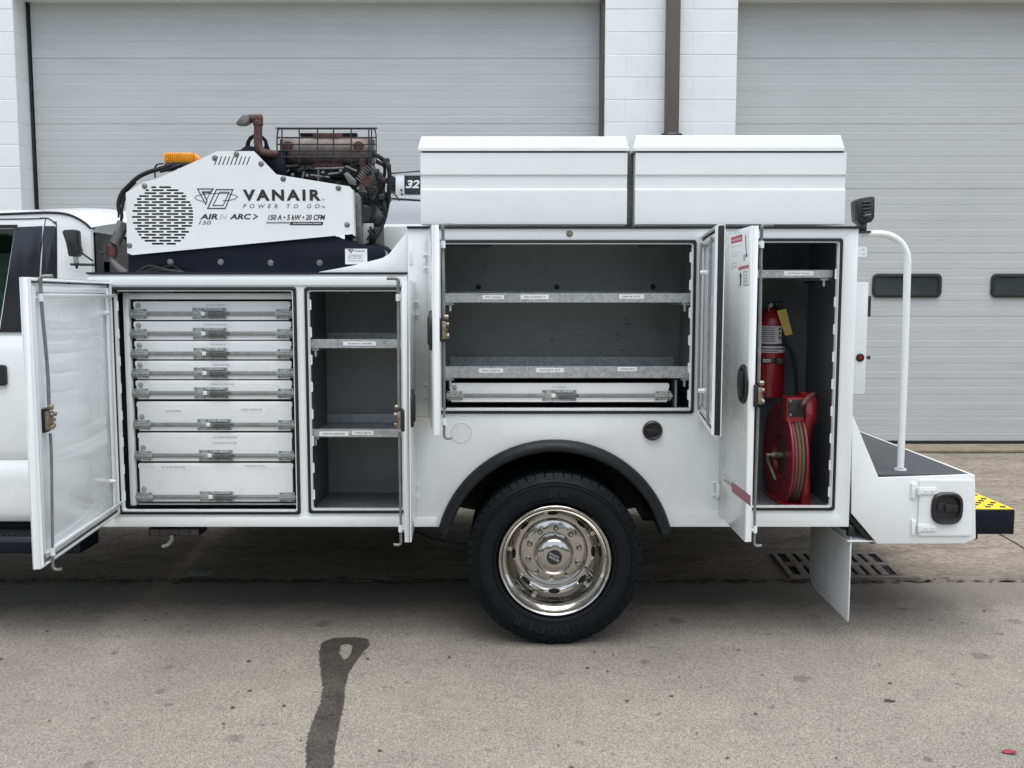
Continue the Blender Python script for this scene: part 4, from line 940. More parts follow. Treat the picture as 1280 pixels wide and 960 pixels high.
mb.mat(1); dquad(mb, [(923.5, 338), (936.3, 335), (936.3, 331), (923.5, 333.8)], YD - .0007)
mb.mat(0); dtext(mb, 'DANGER', 925, 334, 934.5, 336, YD - .0011)
mb.mat(2)
dquad(mb, [(925, 357), (926.6, 357), (927.4, 343), (926, 340), (924.6, 345), (925.6, 349)], YD - .0009)
for i in range(5): dtext(mb, ('HANDS', 'PINCH', 'POINT', 'KEEP', 'CLEAR')[i], 929.5, 338.6 + i * 4.0, 935, 341 + i * 4.0, YD - .0009)
mb.build('warning_decal', [label_white, red_ink, ink], d4.o)
mb = MB(); mb.mat(0); dquad(mb, [(904, 606), (938.5, 633), (938.5, 619.5), (904, 594)], YD)
mb.mat(1); dquad(mb, [(904, 606), (915, 614.6), (915, 601.9), (904, 594)], YD - .0004)
mb.mat(2)
for k in range(4): dquad(mb, [(904.6 + k * 2.7, 596.2 + k * 2), (906.2 + k * 2.7, 603.6 + k * 2.05), (907.4 + k * 2.7, 600.2 + k * 2)], YD - .0008)
mb.build('reflective_stripe', [maroon, label_white, ink_grey], d4.o)

# ---------------- rear dual wheel
def wheel(yf, front=True, parent=T):
    c = Vector((WX, yf, WZ))
    mb = MB()
    prof = [(0.262, 0.050), (0.264, 0.020), (0.272, 0.006), (0.290, 0.000), (0.318, -0.004), (0.345, -0.002), (0.362, 0.004), (0.372, 0.010), (0.3745, 0.013), (0.380, 0.016), (0.388, 0.028), (0.394, 0.042), (0.397, 0.060), (0.397, 0.190), (0.386, 0.215), (0.36, 0.230), (0.31, 0.236), (0.262, 0.22)]
    mb.lathe(prof, c, 'y', 96)
    for rr in (0.283, 0.352, 0.366):
        mb.lathe([(rr - .002, -0.0005 if rr < .3 else 0.001), (rr, -0.006 if rr < .36 else 0.0005), (rr + .002, -0.0005 if rr < .3 else 0.004)], c, 'y', 96)
    tyre = mb.build('wheel', tyre_m, parent, sharp=0.8)
    mb = MB(); N = 58
    for i in range(N):
        a = 2 * PI * i / N; da = 2 * PI / N * (0.42 if i % 2 else 0.45)
        for r0, r1, ya, yb, off in ((0.379 if i % 2 else 0.383, 0.4035, 0.0135 if i % 2 else 0.020, 0.062, 0), (0.394, 0.405, 0.068, 0.105, 0.5), (0.394, 0.405, 0.111, 0.15, 0), (0.385, 0.4045, 0.156, 0.205, 0.5)):
            vs = []
            for r, y0, y1 in ((r0, ya, yb), (r1, ya + (0.016 if ya < .03 else 0), yb - (0.014 if yb > .2 else 0))):
                for yy in (y0, y1):
                    for s in (-1, 1):
                        an = a + s * da + off * 2 * PI / N + (yy * 0.5); vs.append(c + Vector((r * math.cos(an), yy, r * math.sin(an))))
            mb.add(vs, [(0, 1, 3, 2), (4, 6, 7, 5), (0, 4, 5, 1), (2, 3, 7, 6), (0, 2, 6, 4), (1, 5, 7, 3)])
    tr = mb.build('tread', tyre_m, tyre); tag(tr, kind='stuff')
    if not front: return tyre
    # raised lettering round the sidewall
    mb = MB()
    def arc_text(txt, r, h, a_mid, da, wd):
        for i, ch in enumerate(txt):
            a = a_mid - (i - (len(txt) - 1) / 2) * da
            vs, fs = text_geo(ch, 0.01, 0, 1.0); ax, bx = min(v[0] for v in vs), max(v[0] for v in vs); az, bz = min(v[1] for v in vs), max(v[1] for v in vs)
            out = []
            for v in vs:
                u = ((v[0] - ax) / (bx - ax) - .5) * wd; rr = r + (v[1] - az) / (bz - az) * h; an = a - u / (r + h / 2)
                out.append(c + Vector((rr * math.cos(an), -0.0062, rr * math.sin(an))))
            mb.add(out, fs)
    arc_text('COOPER', 0.303, 0.040, R(-97), R(10.2), 0.044); mb.build('sidewall_lettering', tyre_txt, tyre)
    mb = MB(); arc_text('WORK', 0.296, 0.024, R(96), R(10.5), 0.046); mb.build('sidewall_lettering', tyre_txt, tyre)
    # polished dish
    mb = MB()
    dish = [(0.255, 0.06), (0.2585, 0.028), (0.2615, 0.010), (0.2600, 0.001), (0.2555, -0.002), (0.2485, 0.001), (0.2455, 0.010), (0.2425, 0.022), (0.2380, 0.030), (0.2290, 0.035), (0.2235, 0.042), (0.2205, 0.060), (0.2165, 0.095), (0.2120, 0.120), (0.2030, 0.140), (0.1920, 0.156), (0.1780, 0.166), (0.1640, 0.166), (0.1600, 0.158), (0.1570, 0.150), (0.1535, 0.1475), (0.095, 0.1475), (0.094, 0.150)]
    mb.lathe(dish, c, 'y', 96); rim = mb.build('rim', chrome, tyre, sharp=0.9)
    mb = MB(); hub = [(0.0945, 0.149), (0.0940, 0.138), (0.0930, 0.120), (0.0920, 0.098), (0.0885, 0.086), (0.0760, 0.078), (0.0640, 0.071), (0.0500, 0.068), (0.0400, 0.0665), (0.0, 0.0660)]
    mb.lathe(hub, c, 'y', 64); hb = mb.build('hub_cap', chrome, tyre, sharp=0.9)
    for i in range(10):
        a = 2 * PI * (i + 0.37) / 10; q = c + Vector((0.123 * math.cos(a), 0, 0.123 * math.sin(a))); mb = MB()
        mb.lathe([(0.0, 0.112), (0.006, 0.113), (0.0115, 0.119), (0.0135, 0.130), (0.0145, 0.1472), (0.017, 0.1475)], q, 'y', 20)
        mb.build('lug_nut', chrome, tyre)
    for i in range(8):
        a = 2 * PI * (i + 0.03) / 8; e1 = Vector((math.cos(a), 0, math.sin(a))); e2 = Vector((-math.sin(a), 0, math.cos(a)))
        nrm = (e1 * -0.52 + Vector((0, -0.85, 0))).normalized(); tn = nrm.cross(e2).normalized(); q = c + e1 * 0.1905 + Vector((0, 0.1565, 0))
        mb = MB(); n = 24
        lp = lambda ra, rb, d: [q + e2 * (ra * math.cos(2 * PI * k / n)) + tn * (rb * math.sin(2 * PI * k / n)) + nrm * d for k in range(n)]
        mb.mat(0); vs = lp(0.034, 0.0175, 0.001) + lp(0.031, 0.0150, 0.006) + lp(0.027, 0.0118, 0.0045)
        mb.add(vs, [(j * n + k, j * n + (k + 1) % n, (j + 1) * n + (k + 1) % n, (j + 1) * n + k) for j in range(2) for k in range(n)])
        mb.mat(1); mb.add(lp(0.027, 0.0118, 0.0043), [tuple(range(n))])
        mb.build('hand_hole', [chrome, void], tyre)
    for i in range(5):       # trim clips pressed into the dish between the holes
        a = 2 * PI * (i + .4) / 5; e1 = Vector((math.cos(a), 0, math.sin(a))); mb = MB(); q = c + e1 * 0.206
        mb.cyl(q + Vector((0, .118, 0)), q + Vector((0, .138, 0)), 0.010, 0.012, n=12); mb.build('trim_clip', chrome, tyre)
    # centre badge, two lines of tilted lettering
    mb = MB(); mb.mat(0); mb.lathe([(0.0, 0.0645), (0.034, 0.0645), (0.0355, 0.0662)], c, 'y', 36)
    bd = mb.build('hub_badge', ink, tyre)
    mb = MB(); ca, sa = math.cos(R(-27)), math.sin(R(-27))
    for txt, u0, u1, w0, w1 in (('PACIFIC', -0.027, 0.021, 0.002, 0.012), ('DUALIES', -0.021, 0.027, -0.012, -0.002)):
        m2 = MB(); m2.text(txt, u0, u1, w0, w1, 0, bold=0.0, spacing=1.15)
        mb.add([(c.x + v[0] * ca - v[2] * sa, c.y + 0.0638, c.z + v[0] * sa + v[2] * ca) for v in m2.v], m2.f)
    mb.build('badge_lettering', label_white, tyre)
    mb = MB(); mb.tube([c + Vector((0.150, 0.15, -0.08)), c + Vector((0.17, 0.11, -0.09)), c + Vector((0.185, 0.07, -0.10))], 0.004, 8); mb.build('valve_stem', chrome, tyre)
    return tyre
tag(wheel(-0.060), 'outer rear wheel with polished deep dish rim')
wheel(0.26, False); wheel(1.75, False); wheel(2.0, False)

# ---------------- rear step, bumper, mud flap, hand rail, lamps
step = [P2(1065, 516), P2(1098.5, 597), P2(1215, 593), P2(1219, 597), P2(1220, 673), P2(1206, 679.5), P2(1097, 680), P2(1064.5, 642)]
plate('step_side', [step], 0.0, 0.014, white, T, bevel=0.003)
xd1 = step[2][0]; zd = step[2][1]
mb = MB(); mb.box(xr + .002, xd1, 0.016, FARY, zd - 0.012, zd - 0.003); mb.build('deck_plate', deck_m, T)
mb = MB(); mb.box(xd1 - 0.002, X(1219.5, 630, 0), 0.016, FARY, step[5][1] + .03, zd - 0.005); mb.box(xr + .002, xd1 - .01, 0.016, FARY, step[6][1] + 0.004, step[6][1] + 0.012); mb.build('step_rear', white, T, bevel=0.003)
plate('step_side', [step], FARY - 0.012, FARY, white, T, bevel=0.003)
plate('step_brace', [[P2(1062, 648), P2(1064.2, 644), P2(1096, 681), P2(1090, 681)]], 0.02, 0.10, black_pl, T)
# step compartment door and its latch
zq = lambda q: Z(q, -0.006)
plate('step_door', [prect(1148.5, 599.5, 1216, 670, -0.008, 0.012)], -0.009, -0.001, white, T, bevel=0.002)
hd = MB(); c = P(1183, 635, -0.009)
n = 40; prof = [(1.0, 0.0), (1.0, -0.012), (0.92, -0.020), (0.80, -0.018), (0.70, -0.0020), (0.0, -0.0015)]; k = len(prof); vs = []
for i in range(n):
    a = 2 * PI * i / n; ca, sa = math.cos(a), math.sin(a); e = (abs(ca) ** 3 + abs(sa) ** 3) ** (-1 / 3.0)
    vs += [(c.x + 0.072 * r * e * ca, c.y + t, c.z + 0.075 * r * e * sa) for r, t in prof]
hd.add(vs, [(i * k + j, i * k + j + 1, ((i + 1) % n) * k + j + 1, ((i + 1) % n) * k + j) for i in range(n) for j in range(k - 1)])
latch = hd.build('step_latch', black_pl, T)
m2 = MB(); m2.box(c.x - .012, c.x + .05, c.y - .014, c.y - .001, c.z - .018, c.z + .020); m2.build('paddle', black_pl, latch, bevel=0.006)
m2 = MB(); m2.cyl((c.x - .022, c.y - .006, c.z + .004), (c.x - .022, c.y + .002, c.z + .004), 0.026, n=20); m2.build('lock_boss', black_pl, latch, bevel=0.003)
for q in (613, 659):
    a = P(1142, q, 0); mb = MB()
    mb.box(a.x - .013, a.x + .006, -0.010, -0.0006, a.z - .036, a.z + .036); mb.cyl((a.x + .018, -0.018, a.z - .018), (a.x + .018, -0.018, a.z + .018), 0.008, n=12)
    mb.box(a.x + .012, a.x + .098, -0.016, -0.0096, a.z - .016, a.z + .016)
    for dx in (.05, .08): screw(mb, (a.x + dx, -0.016, a.z + .002), 0.006, 0.003)
    for dz in (-.026, .026): screw(mb, (a.x - .004, -0.010, a.z + dz), 0.004, 0.002)
    mb.build('hinge', white, T, bevel=0.002)
# rear bumper step with a yellow grip top
YB = 0.06; bx0, bx1 = X(1213, 650, YB), X(1268.5, 650, YB); bz0, bz1 = Z(668, YB), Z(637.5, YB)
mb = MB(); mb.box(bx0, bx1, YB, FARY - .06, bz0, bz1); mb.box(bx0 - .06, bx0 + .05, YB + .02, YB + .25, bz0 - .03, bz0 - .0005); mb.build('bumper', black_paint, T, bevel=0.005)
mb = MB(); mb.box(bx0, bx1 - .006, YB + .006, FARY - .07, bz1 + .0005, bz1 + .005); gp = mb.build('grip_plate', yellow, T, bevel=0.001)
mb = MB(); nrow = 0; yy = YB + 0.04
while yy < FARY - .1:
    xx = bx0 + 0.03 + (0.035 if nrow % 2 else 0)
    while xx < bx1 - .03:
        mb.lathe([(0.0075, 0), (0.011, 0.004), (0.015, 0)], (xx, yy, bz1 + .005), 'z', 10); mb.cyl((xx, yy, bz1 + .0051), (xx, yy, bz1 + .0056), 0.0075, n=8); xx += 0.07
    yy += 0.045; nrow += 1
tag(mb.build('grip_holes', black_pl, gp), kind='stuff')
# mud flap
fx = X(1066, 700, 0.0); pts = []
fl_ = [(0.02, Z(659, 0)), (0.02, 0.105), (0.026, 0.092), (0.04, 0.088), (0.06, 0.092), (0.50, 0.098), (0.56, 0.112), (0.595, 0.15), (0.60, 0.20), (0.60, Z(659, 0))]
plate('mud_flap', [fl_], fx - 0.008, fx, flap_m, T, bevel=0.002, axis='x')
mb = MB(); mb.box(fx - .03, fx + .012, 0.06, 0.58, zb - .03, zb - .002); mb.box(fx - .02, fx + .006, 0.012, 0.045, zb - .05, zb - .002); mb.build('flap_bracket', black_pl, T, bevel=0.002)
# hand rail
HY = 0.13
mb = MB(); mb.tube([P(1078, 292.5, HY), P(1100, 292.5, HY), P(1112, 294.5, HY), P(1124, 301.5, HY), P(1132, 313, HY), P(1134.5, 326, HY), P(1134, 345, HY), P(1130.5, 460, HY), P(1125.5, 584, HY)], 0.0165, 16, 5)
rail = mb.build('hand_rail', white, T)
mb = MB(); q = P(1125.5, 585, HY); mb.cyl((q.x, HY, zd - .003), (q.x, HY, zd + .004), 0.028, n=20); q = P(1076, 292.5, HY); mb.cyl((xr - .001, HY, q.z), (xr + .012, HY, q.z), 0.028, n=20); mb.build('rail_flange', white, rail)
plate('rail_bracket', [rect(xr, Z(321, 0.05), X(1084, 315, .05), Z(308.5, .05), 0.008), circ(X(1079, 312, .05), Z(312, .05), 0.006, 14), rect(X(1077, 317, .05), Z(318.5, .05), X(1081.5, 317, .05), Z(316.5, .05))], 0.05, 0.055, white, T)
# work lamp
LY = 0.12; c = P(1079, 264, LY)
lamp = MB(); pts = [P2(1067.5, 252, LY), P2(1072, 248.5, LY), P2(1088, 246, LY), P2(1091, 247.5, LY), P2(1090.5, 272, LY), P2(1087, 278, LY), P2(1076, 281, LY), P2(1069, 276.5, LY), P2(1068, 266, LY)]
lamp.prism(pts, LY - 0.03, LY + 0.05); lm = lamp.build('work_lamp', black_pl, T, bevel=0.008)
mb = MB()
for i in range(5): q = 253 + i * 4.4; a = P(1078, q, LY - 0.03); b = P(1088, q - 1, LY - 0.03); mb.cyl(a + Vector((0, -.004, 0)), b + Vector((0, -.004, 0)), 0.0045, n=8)
mb.build('cooling_fin', black_pl, lm)
mb = MB(); mb.pbox(1081, 267, 1089, 271.5, LY - 0.032, 0.004); mb.build('lamp_glass', lamp_lens, lm, bevel=0.001)
mb = MB(); mb.box(c.x - .02, c.x + .012, LY - .02, LY + .03, Z(291, LY), Z(279, LY)); mb.box(c.x - .045, c.x + .03, LY - .03, LY + .05, Z(291.5, LY), Z(289, LY)); mb.cyl((c.x - .004, LY - .034, Z(285, LY)), (c.x - .004, LY + .05, Z(285, LY)), .011, n=12); mb.build('lamp_bracket', black_pl, lm, bevel=0.002)
# control box on the tail end with a red lamp
CY = 0.22; mb = MB(); mb.box(xr + .0005, X(1084.5, 400, CY), CY, CY + .5, Z(493, CY), Z(353, CY)); cb = mb.build('tail_box', white, T, bevel=0.004)
mb = MB(); q = P(1075, 447, CY); mb.lathe([(0, -0.012), (.010, -0.011), (.014, -.005), (.015, -.0005)], q, 'y', 20); mb.build('tail_lamp', red_lens, cb)
mb = MB(); mb.lathe([(.015, -.0008), (.015, -.008), (.019, -.006), (.020, -.0005)], q, 'y', 20); mb.build('lamp_ring', black_pl, cb)
mb = MB(); q = P(1085, 447, CY + .06); mb.box(q.x - .0005, q.x + .008, CY + .05, CY + .08, q.z - .008, q.z + .008); q = P(1086, 383, CY + .1); mb.box(q.x, q.x + .01, CY + .1, CY + .2, q.z - .05, q.z + .05); mb.build('tail_socket', black_pl, cb)
# under slung lamp box with its hook, and drooping hose
mb = MB(); mb.pbox(185, 660.5, 249, 670.5, 0.06, 0.12); ub = mb.build('marker_lamp', black_pl, T, bevel=0.004)
mb = MB()
for k in range(5): mb.pbox(189 + k * 12, 662.5, 199 + k * 12, 668.5, 0.0585, 0.002)
mb.build('lamp_segment', M('smoked_lens', (0.06, 0.055, 0.05), 0.2), ub)
mb = MB(); mb.tube([P(214, 669, .05), P(215, 674, .05), P(211, 680, .05), P(205, 682.5, .05), P(203, 682, .05)], 0.009, 10); mb.build('hook', steel, ub)
mb = MB(); mb.tube([P(517, 664, .3), P(530, 671, .3), P(552, 678, .3), P(590, 682, .3), P(640, 676, .3)], 0.012, 10); mb.build('air_hose', rubber, T)
mb = MB(); mb.tube([P(553, 520, -.05), P(554, 535, -.05), P(557, 538.5, -.05), P(566, 538.5, -.045)], 0.006, 8); 
# top chests
def chest(p0, q0, p1, q1, pl0, pl1, pt, pg, label, Y=0.03, seam=None):
    dep = 0.52; z0 = Z(q1, Y); 
    xA, xB = X(p0, (q0 + q1) / 2, Y), X(p1, (q0 + q1) / 2, Y); zA, zB = Z(q1, Y), Z(q0, Y)
    ch = empty('top_chest', ((xA + xB) / 2, Y + dep / 2, zA), label, 'tool chest', 'white lidded chests along the top of the truck')
    zr0, zr1 = Z(237.5, Y), Z(218.5, Y)
    prof = [(Y, zA), (Y + dep, zA), (Y + dep, zB), (Y, zB), (Y, zr1 + .001), (Y + 0.008, zr1 - 0.003), (Y + 0.008, zr0 + .006), (Y - 0.001, zr0), (Y - 0.001, zA + .01)]
    mb = MB(); mb.prism(prof, xA, xB, axis='x'); mb.build('chest_body', white_box, ch, bevel=0.0015, sharp=0.12)
    mb = MB(); mb.box(xA + .01, xB - .01, Y + .006, Y + dep - .01, zB + .0003, zB + .007); mb.build('lid_seal', rubber, ch)
    zl0, zl1 = zB + 0.0075, Z(pt, Y); xa, xb = X(pl0, 190, Y), X(pl1, 190, Y)
    # lid: sloping front face with mitred ends
    o = 0.018; y0, y1 = Y - 0.006, Y + dep + .01
    zk = zl0 + (zl1 - zl0) * 0.22
    vs = []
    for x_, y_, z_ in ((xa, y0, zl0), (xa, y0, zk), (xa + o * .8, y0 + .013, zl1 - .0015), (xa + o * .85, y0 + .018, zl1), (xa + o, y1 - .02, zl1), (xa, y1, zl0)): vs.append((x_, y_, z_))
    for x_, y_, z_ in ((xb, y0, zl0), (xb, y0, zk), (xb - o * .8, y0 + .013, zl1 - .0015), (xb - o * .85, y0 + .018, zl1), (xb - o, y1 - .02, zl1), (xb, y1, zl0)): vs.append((x_, y_, z_))
    n = 6; mb = MB(); mb.add(vs, [tuple(range(n)), tuple(range(2 * n - 1, n - 1, -1))] + [(i, (i + 1) % n, n + (i + 1) % n, n + i) for i in range(n)])
    mb.build('chest_lid', white_box, ch, bevel=0.0015, sharp=0.12)
    return ch, xA, xB, zA, zB
ch1 = chest(525.5, 191, 784, 280.5, 522.5, 786, 170, None, 'left white lidded chest on top of the truck, next to the compressor')
ch2 = chest(794, 191, 1057, 280.5, 791, 1055, 168.5, None, 'right white lidded chest on top of the truck, next to the black work lamp', Y=0.012)
mb = MB(); gx = (ch1[2] + ch2[1]) / 2; mb.box(ch1[2] + .004, ch2[1] - .003, 0.10, 0.4, ch1[3] + .002, ch1[4] + .02); mb.build('chest_spacer', M('weathered_strip', (0.17, 0.17, 0.17), 0.7, 0, 0.4, 14, dirt=(0.07, 0.07, 0.065), dirt_amt=0.6), T)

# ---------------- fire extinguisher in the rear compartment
EY = 0.44; ec = P(962.5, 440, EY); er = X(980, 440, EY) - ec.x
zb0, zt0 = Z(496, EY), Z(388, EY)
ext = empty('fire_extinguisher', (ec.x, EY, zb0), 'red fire extinguisher with a yellow inspection tag hanging above the hose reel', 'fire extinguisher')
mb = MB(); mb.lathe([(0, 0), (er * .9, 0), (er, 0.012), (er, zt0 - zb0 - .075), (er * .96, zt0 - zb0 - .045), (er * .8, zt0 - zb0 - .02), (er * .45, zt0 - zb0 - .002), (er * .32, zt0 - zb0 + .01), (0, zt0 - zb0 + .01)], (ec.x, EY, zb0), 'z', 40); mb.build('cylinder', red_paint, ext)
zt = zt0 + .01
mb = MB(); mb.cyl((ec.x, EY, zt), (ec.x, EY, zt + .025), 0.02, n=16); mb.box(ec.x - .02, ec.x + .055, EY - .012, EY + .012, zt + .028, zt + .036); mb.box(ec.x - .01, ec.x + .060, EY - .010, EY + .010, zt + .006, zt + .013); mb.cyl((ec.x - .018, EY - .02, zt + .012), (ec.x - .018, EY - .035, zt + .012), 0.013, n=14); mb.build('valve_handle', black_pl, ext, bevel=0.002)
mb = MB(); mb.cyl((ec.x - .012, EY - .02, zt + .016), (ec.x - .012, EY - .042, zt + .016), 0.010, n=14); mb.tube([(ec.x - .012, EY - .03, zt + .016), (ec.x - .022, EY - .036, zt - .005), (ec.x - .01, EY - .03, zt - .02)], 0.003, 6); mb.build('gauge', steel, ext)
def wrap(mb, za, zb_, a0, a1, rr, n=16):
    vs = []
    for i in range(n + 1):
        a = a0 + (a1 - a0) * i / n
        for z_ in (za, zb_): vs.append((ec.x + rr * math.sin(a), EY - rr * math.cos(a), z_))
    mb.add(vs, [(2 * i, 2 * i + 2, 2 * i + 3, 2 * i + 1) for i in range(n)])
pale_lbl = M('extinguisher_label', (0.55, 0.53, 0.52), 0.45, 0, 0.08, 40)
mb = MB(); mb.mat(0); wrap(mb, Z(429, EY), Z(407, EY), -1.35, 1.2, er + .0008); wrap(mb, Z(440, EY), Z(432, EY), -1.35, 1.2, er + .0008)
mb.mat(1)
for i in range(7): wrap(mb, Z(410 + i * 2.7, EY), Z(409 + i * 2.7, EY), -1.0, 0.05, er + .0014, 8)
for i in range(3): wrap(mb, Z(412 + i * 5.4, EY), Z(409.4 + i * 5.4, EY), 0.32, 0.48, er + .0014, 3)
for i in range(6): wrap(mb, Z(410 + i * 3.1, EY), Z(409 + i * 3.1, EY), 0.55, 1.0, er + .0014, 4)
wrap(mb, Z(436, EY), Z(434.6, EY), -.9, .9, er + .0014, 8); wrap(mb, Z(438.6, EY), Z(437.6, EY), -.9, .3, er + .0014, 8)
mb.mat(2); wrap(mb, Z(432, EY), Z(429.5, EY), -1.5, 1.4, er + .001)
mb.build('label', [pale_lbl, ink, ink], ext)
mb = MB(); vs = []
zz = Z(450, EY); mb.lathe([(er + .001, -.012), (er + .004, -.010), (er + .004, .010), (er + .001, .012)], (ec.x, EY, zz), 'z', 36); mb.box(ec.x + .01, ec.x + .05, EY - er - .016, EY - er - .002, zz - .016, zz + .014); mb.build('strap', black_pl, ext, bevel=0.001)
mb = MB(); mb.box(ec.x - .055, ec.x - .012, EY - er - .006, EY - er + .006, zz - .008, zz + .010); mb.build('strap_buckle', steel, ext, bevel=0.002)
mb = MB(); tg = [P2(971, 388.5, EY - .07), P2(982.5, 386, EY - .07), P2(990, 416, EY - .07), P2(991, 417.5, EY - .07), P2(981.5, 419.5, EY - .07)]; mb.prism(tg, EY - .072, EY - .07); tgo = mb.build('inspection_tag', yellow_tag_m, ext)
mb = MB()
for i in range(6): mb.ptext(('FIRE', 'TAG', 'DATE', '2 0 2', 'JAN', 'OK')[i], 975.5 + i * 1.2, 391.5 + i * 4.1, 984 + i * 1.1, 393.2 + i * 4.1, EY - .0728)
mb.build('tag_writing', ink_grey, tgo)
mb = MB(); mb.tube([(ec.x + .02, EY - .01, zt + .006), (ec.x + .055, EY - .05, zt - .05), P(979, 425, EY - .06), P(989, 440, EY - .05), P(994.5, 465, EY - .05), P(996, 500, EY - .05)], 0.0095, 10); mb.build('discharge_hose', rubber, ext)

# ---------------- hose reel on the floor of the rear compartment
RY = 0.30; zc = Z(569, RY); xa = X(973, 569, RY); rr = (Z(505, RY) - Z(632, RY)) / 2
z4 = boxes[4][2]
reel = empty('hose_reel', (xa + .06, RY, z4), 'red steel hose reel wound with red and green twin hose under the extinguisher', 'hose reel')
def disc(x, name, inner=0.40):
    mb = MB(); mb.lathe([(rr * inner, 0.02), (rr * inner + .006, 0.004), (rr * .55, 0.0), (rr * .9, -.004), (rr - .006, -.008), (rr, -.004), (rr, .004), (rr - .006, .004), (rr * .9, .008), (rr * .55, 0.010), (rr * inner + .01, .02)], (x, RY, zc), 'x', 56, close=True)
    return mb.build(name, red_reel, reel, sharp=0.9)
disc(xa, 'reel_flange'); disc(xa + 0.066, 'reel_flange')
mb = MB(); mb.cyl((xa + .035, RY, zc), (xa + .06, RY, zc), rr * .42, n=36); mb.build('drum', red_reel, reel)
mb = MB(); mb.cyl((xa - .035, RY, zc), (xa + .02, RY, zc), 0.02, n=16); mb.cyl((xa - .06, RY, zc), (xa - .035, RY, zc), 0.012, n=12); mb.tube([(xa - .05, RY, zc), (xa - .06, RY - .03, zc - .02), (xa - .055, RY - .09, zc - .06), (xa - .04, RY - .10, zc - .10)], 0.008, 8); mb.build('swivel', brass, reel)
mb = MB(); mb.cyl((xa + .024, RY, zc), (xa + .030, RY, zc), rr * .46, n=36); mb.build('drum_end', black_pl, reel)
for i in range(3):
    mb = MB(); xx = xa + .020 + i * .0155; r_ = rr * (0.90 + 0.02 * ((i * 7) % 3)); t = .0085
    mb.lathe([(r_ + t * math.cos(2 * PI * k / 10), t * math.sin(2 * PI * k / 10)) for k in range(10)], (xx, RY, zc), 'x', 48, close=True)
    mb.build('hose_coil', hose_green if i == 2 else hose_red, reel)
mb = MB(); mb.cyl((xa + .02, RY, zc), (xa + .056, RY, zc), rr * .80, n=40); mb.build('hose_core', hose_red, reel)
# frame arm rising from the base to the roller head
mb = MB(); xb_ = xa + 0.092
arm = [(-.16, z4), (.15, z4), (.12, zc), (.05, zc + rr + .03), (-.08, zc + rr + .07), (-.17, zc + rr + .05), (-.19, zc + rr - .03), (-.13, zc + .08), (-.15, zc - .10)]
mb.prism([(RY + a, b) for a, b in arm], xb_ - .02, xb_ + .02, axis='x'); mb.box(xa - .03, xb_ + .03, RY - .18, RY + .16, z4 + .001, z4 + .012); mb.build('reel_frame', red_paint, reel, bevel=0.006)
hy = RY - .16
mb = MB(); mb.prism(prect(983, 497, 1021, 529, hy, 0.012), hy, hy + .10); mb.build('roller_head', red_paint, reel, bevel=0.008)
mb = MB(); mb.prism(prect(985.5, 499.5, 1012.5, 521, hy - .004, 0.010), hy - .006, hy - .0005); fp = mb.build('guide_plate', black_pl, reel, bevel=0.002)
mb = MB()
for px, py in ((988, 501.5), (1010, 501.5), (988, 518.5), (1010, 518.5)): screw(mb, P(px, py, hy - .006), 0.006, .004)
mb.build('guide_screw', steel, fp)
mb = MB()
for q in (0, 1.6): mb.tube([P(1001, 506 + q, hy - .008), P(1004, 503.5 + q, hy - .05), P(1011, 496 + q * 1.4, hy - .03), P(1018, 492 + q * 1.4, hy + .03), P(1021, 494 + q * 1.4, hy + .12)], 0.0085, 8)
mb.build('hose_end', hose_red, reel)

# ---------------- cab
KY = 0.14
mb_pts = [P2(-450, 652, KY), P2(113, 652, KY), P2(113.5, 300, KY), P2(112.5, 286, KY), P2(108, 281, KY), P2(101, 276, KY), P2(90, 270.5, KY), P2(78, 267.5, KY), P2(62, 266.5, KY), P2(0, 268.5, KY), P2(-450, 274, KY)]
glass_hole = [P2(-190, 290, KY), P2(18, 286, KY), P2(-1, 408, KY), P2(-190, 412, KY)]
plate('cab_side', [mb_pts, glass_hole], KY, KY + 0.03, white, T, bevel=0.004)
# roof: loft with crown
xsr = [-450, -120, -40, 0, 40, 62, 78, 90, 101, 108, 113]; qz = [274, 271.5, 269.5, 268.5, 267, 266.5, 267.5, 270.5, 276, 281, 286]
me_v = []; ny = 17
for i, (px, q) in enumerate(zip(xsr, qz)):
    xx, zz = X(px, q, KY), Z(q, KY)
    for j in range(ny):
        t = j / (ny - 1); yy = KY + t * 1.9; cr = (1 - abs(2 * t - 1) ** 2.6); lift = 0.075 * cr
        xx2 = xx + (0.05 * cr if px > 60 else 0) * (px - 60) / 53
        me_v.append((xx2, yy - 0.004 if j == 0 else yy, zz + 0.004 + lift))
fs = [(i * ny + j, (i + 1) * ny + j, (i + 1) * ny + j + 1, i * ny + j + 1) for i in range(len(xsr) - 1) for j in range(ny - 1)]
mb = MB(); mb.add(me_v, fs); mb.build('cab_roof', white, T, sharp=1.2)
mb = MB(); mb.tube([P(px, q - 0.8, KY - .002) for px, q in zip(xsr, qz)], 0.0055, 8, 3); mb.build('roof_gutter', rubber, T)
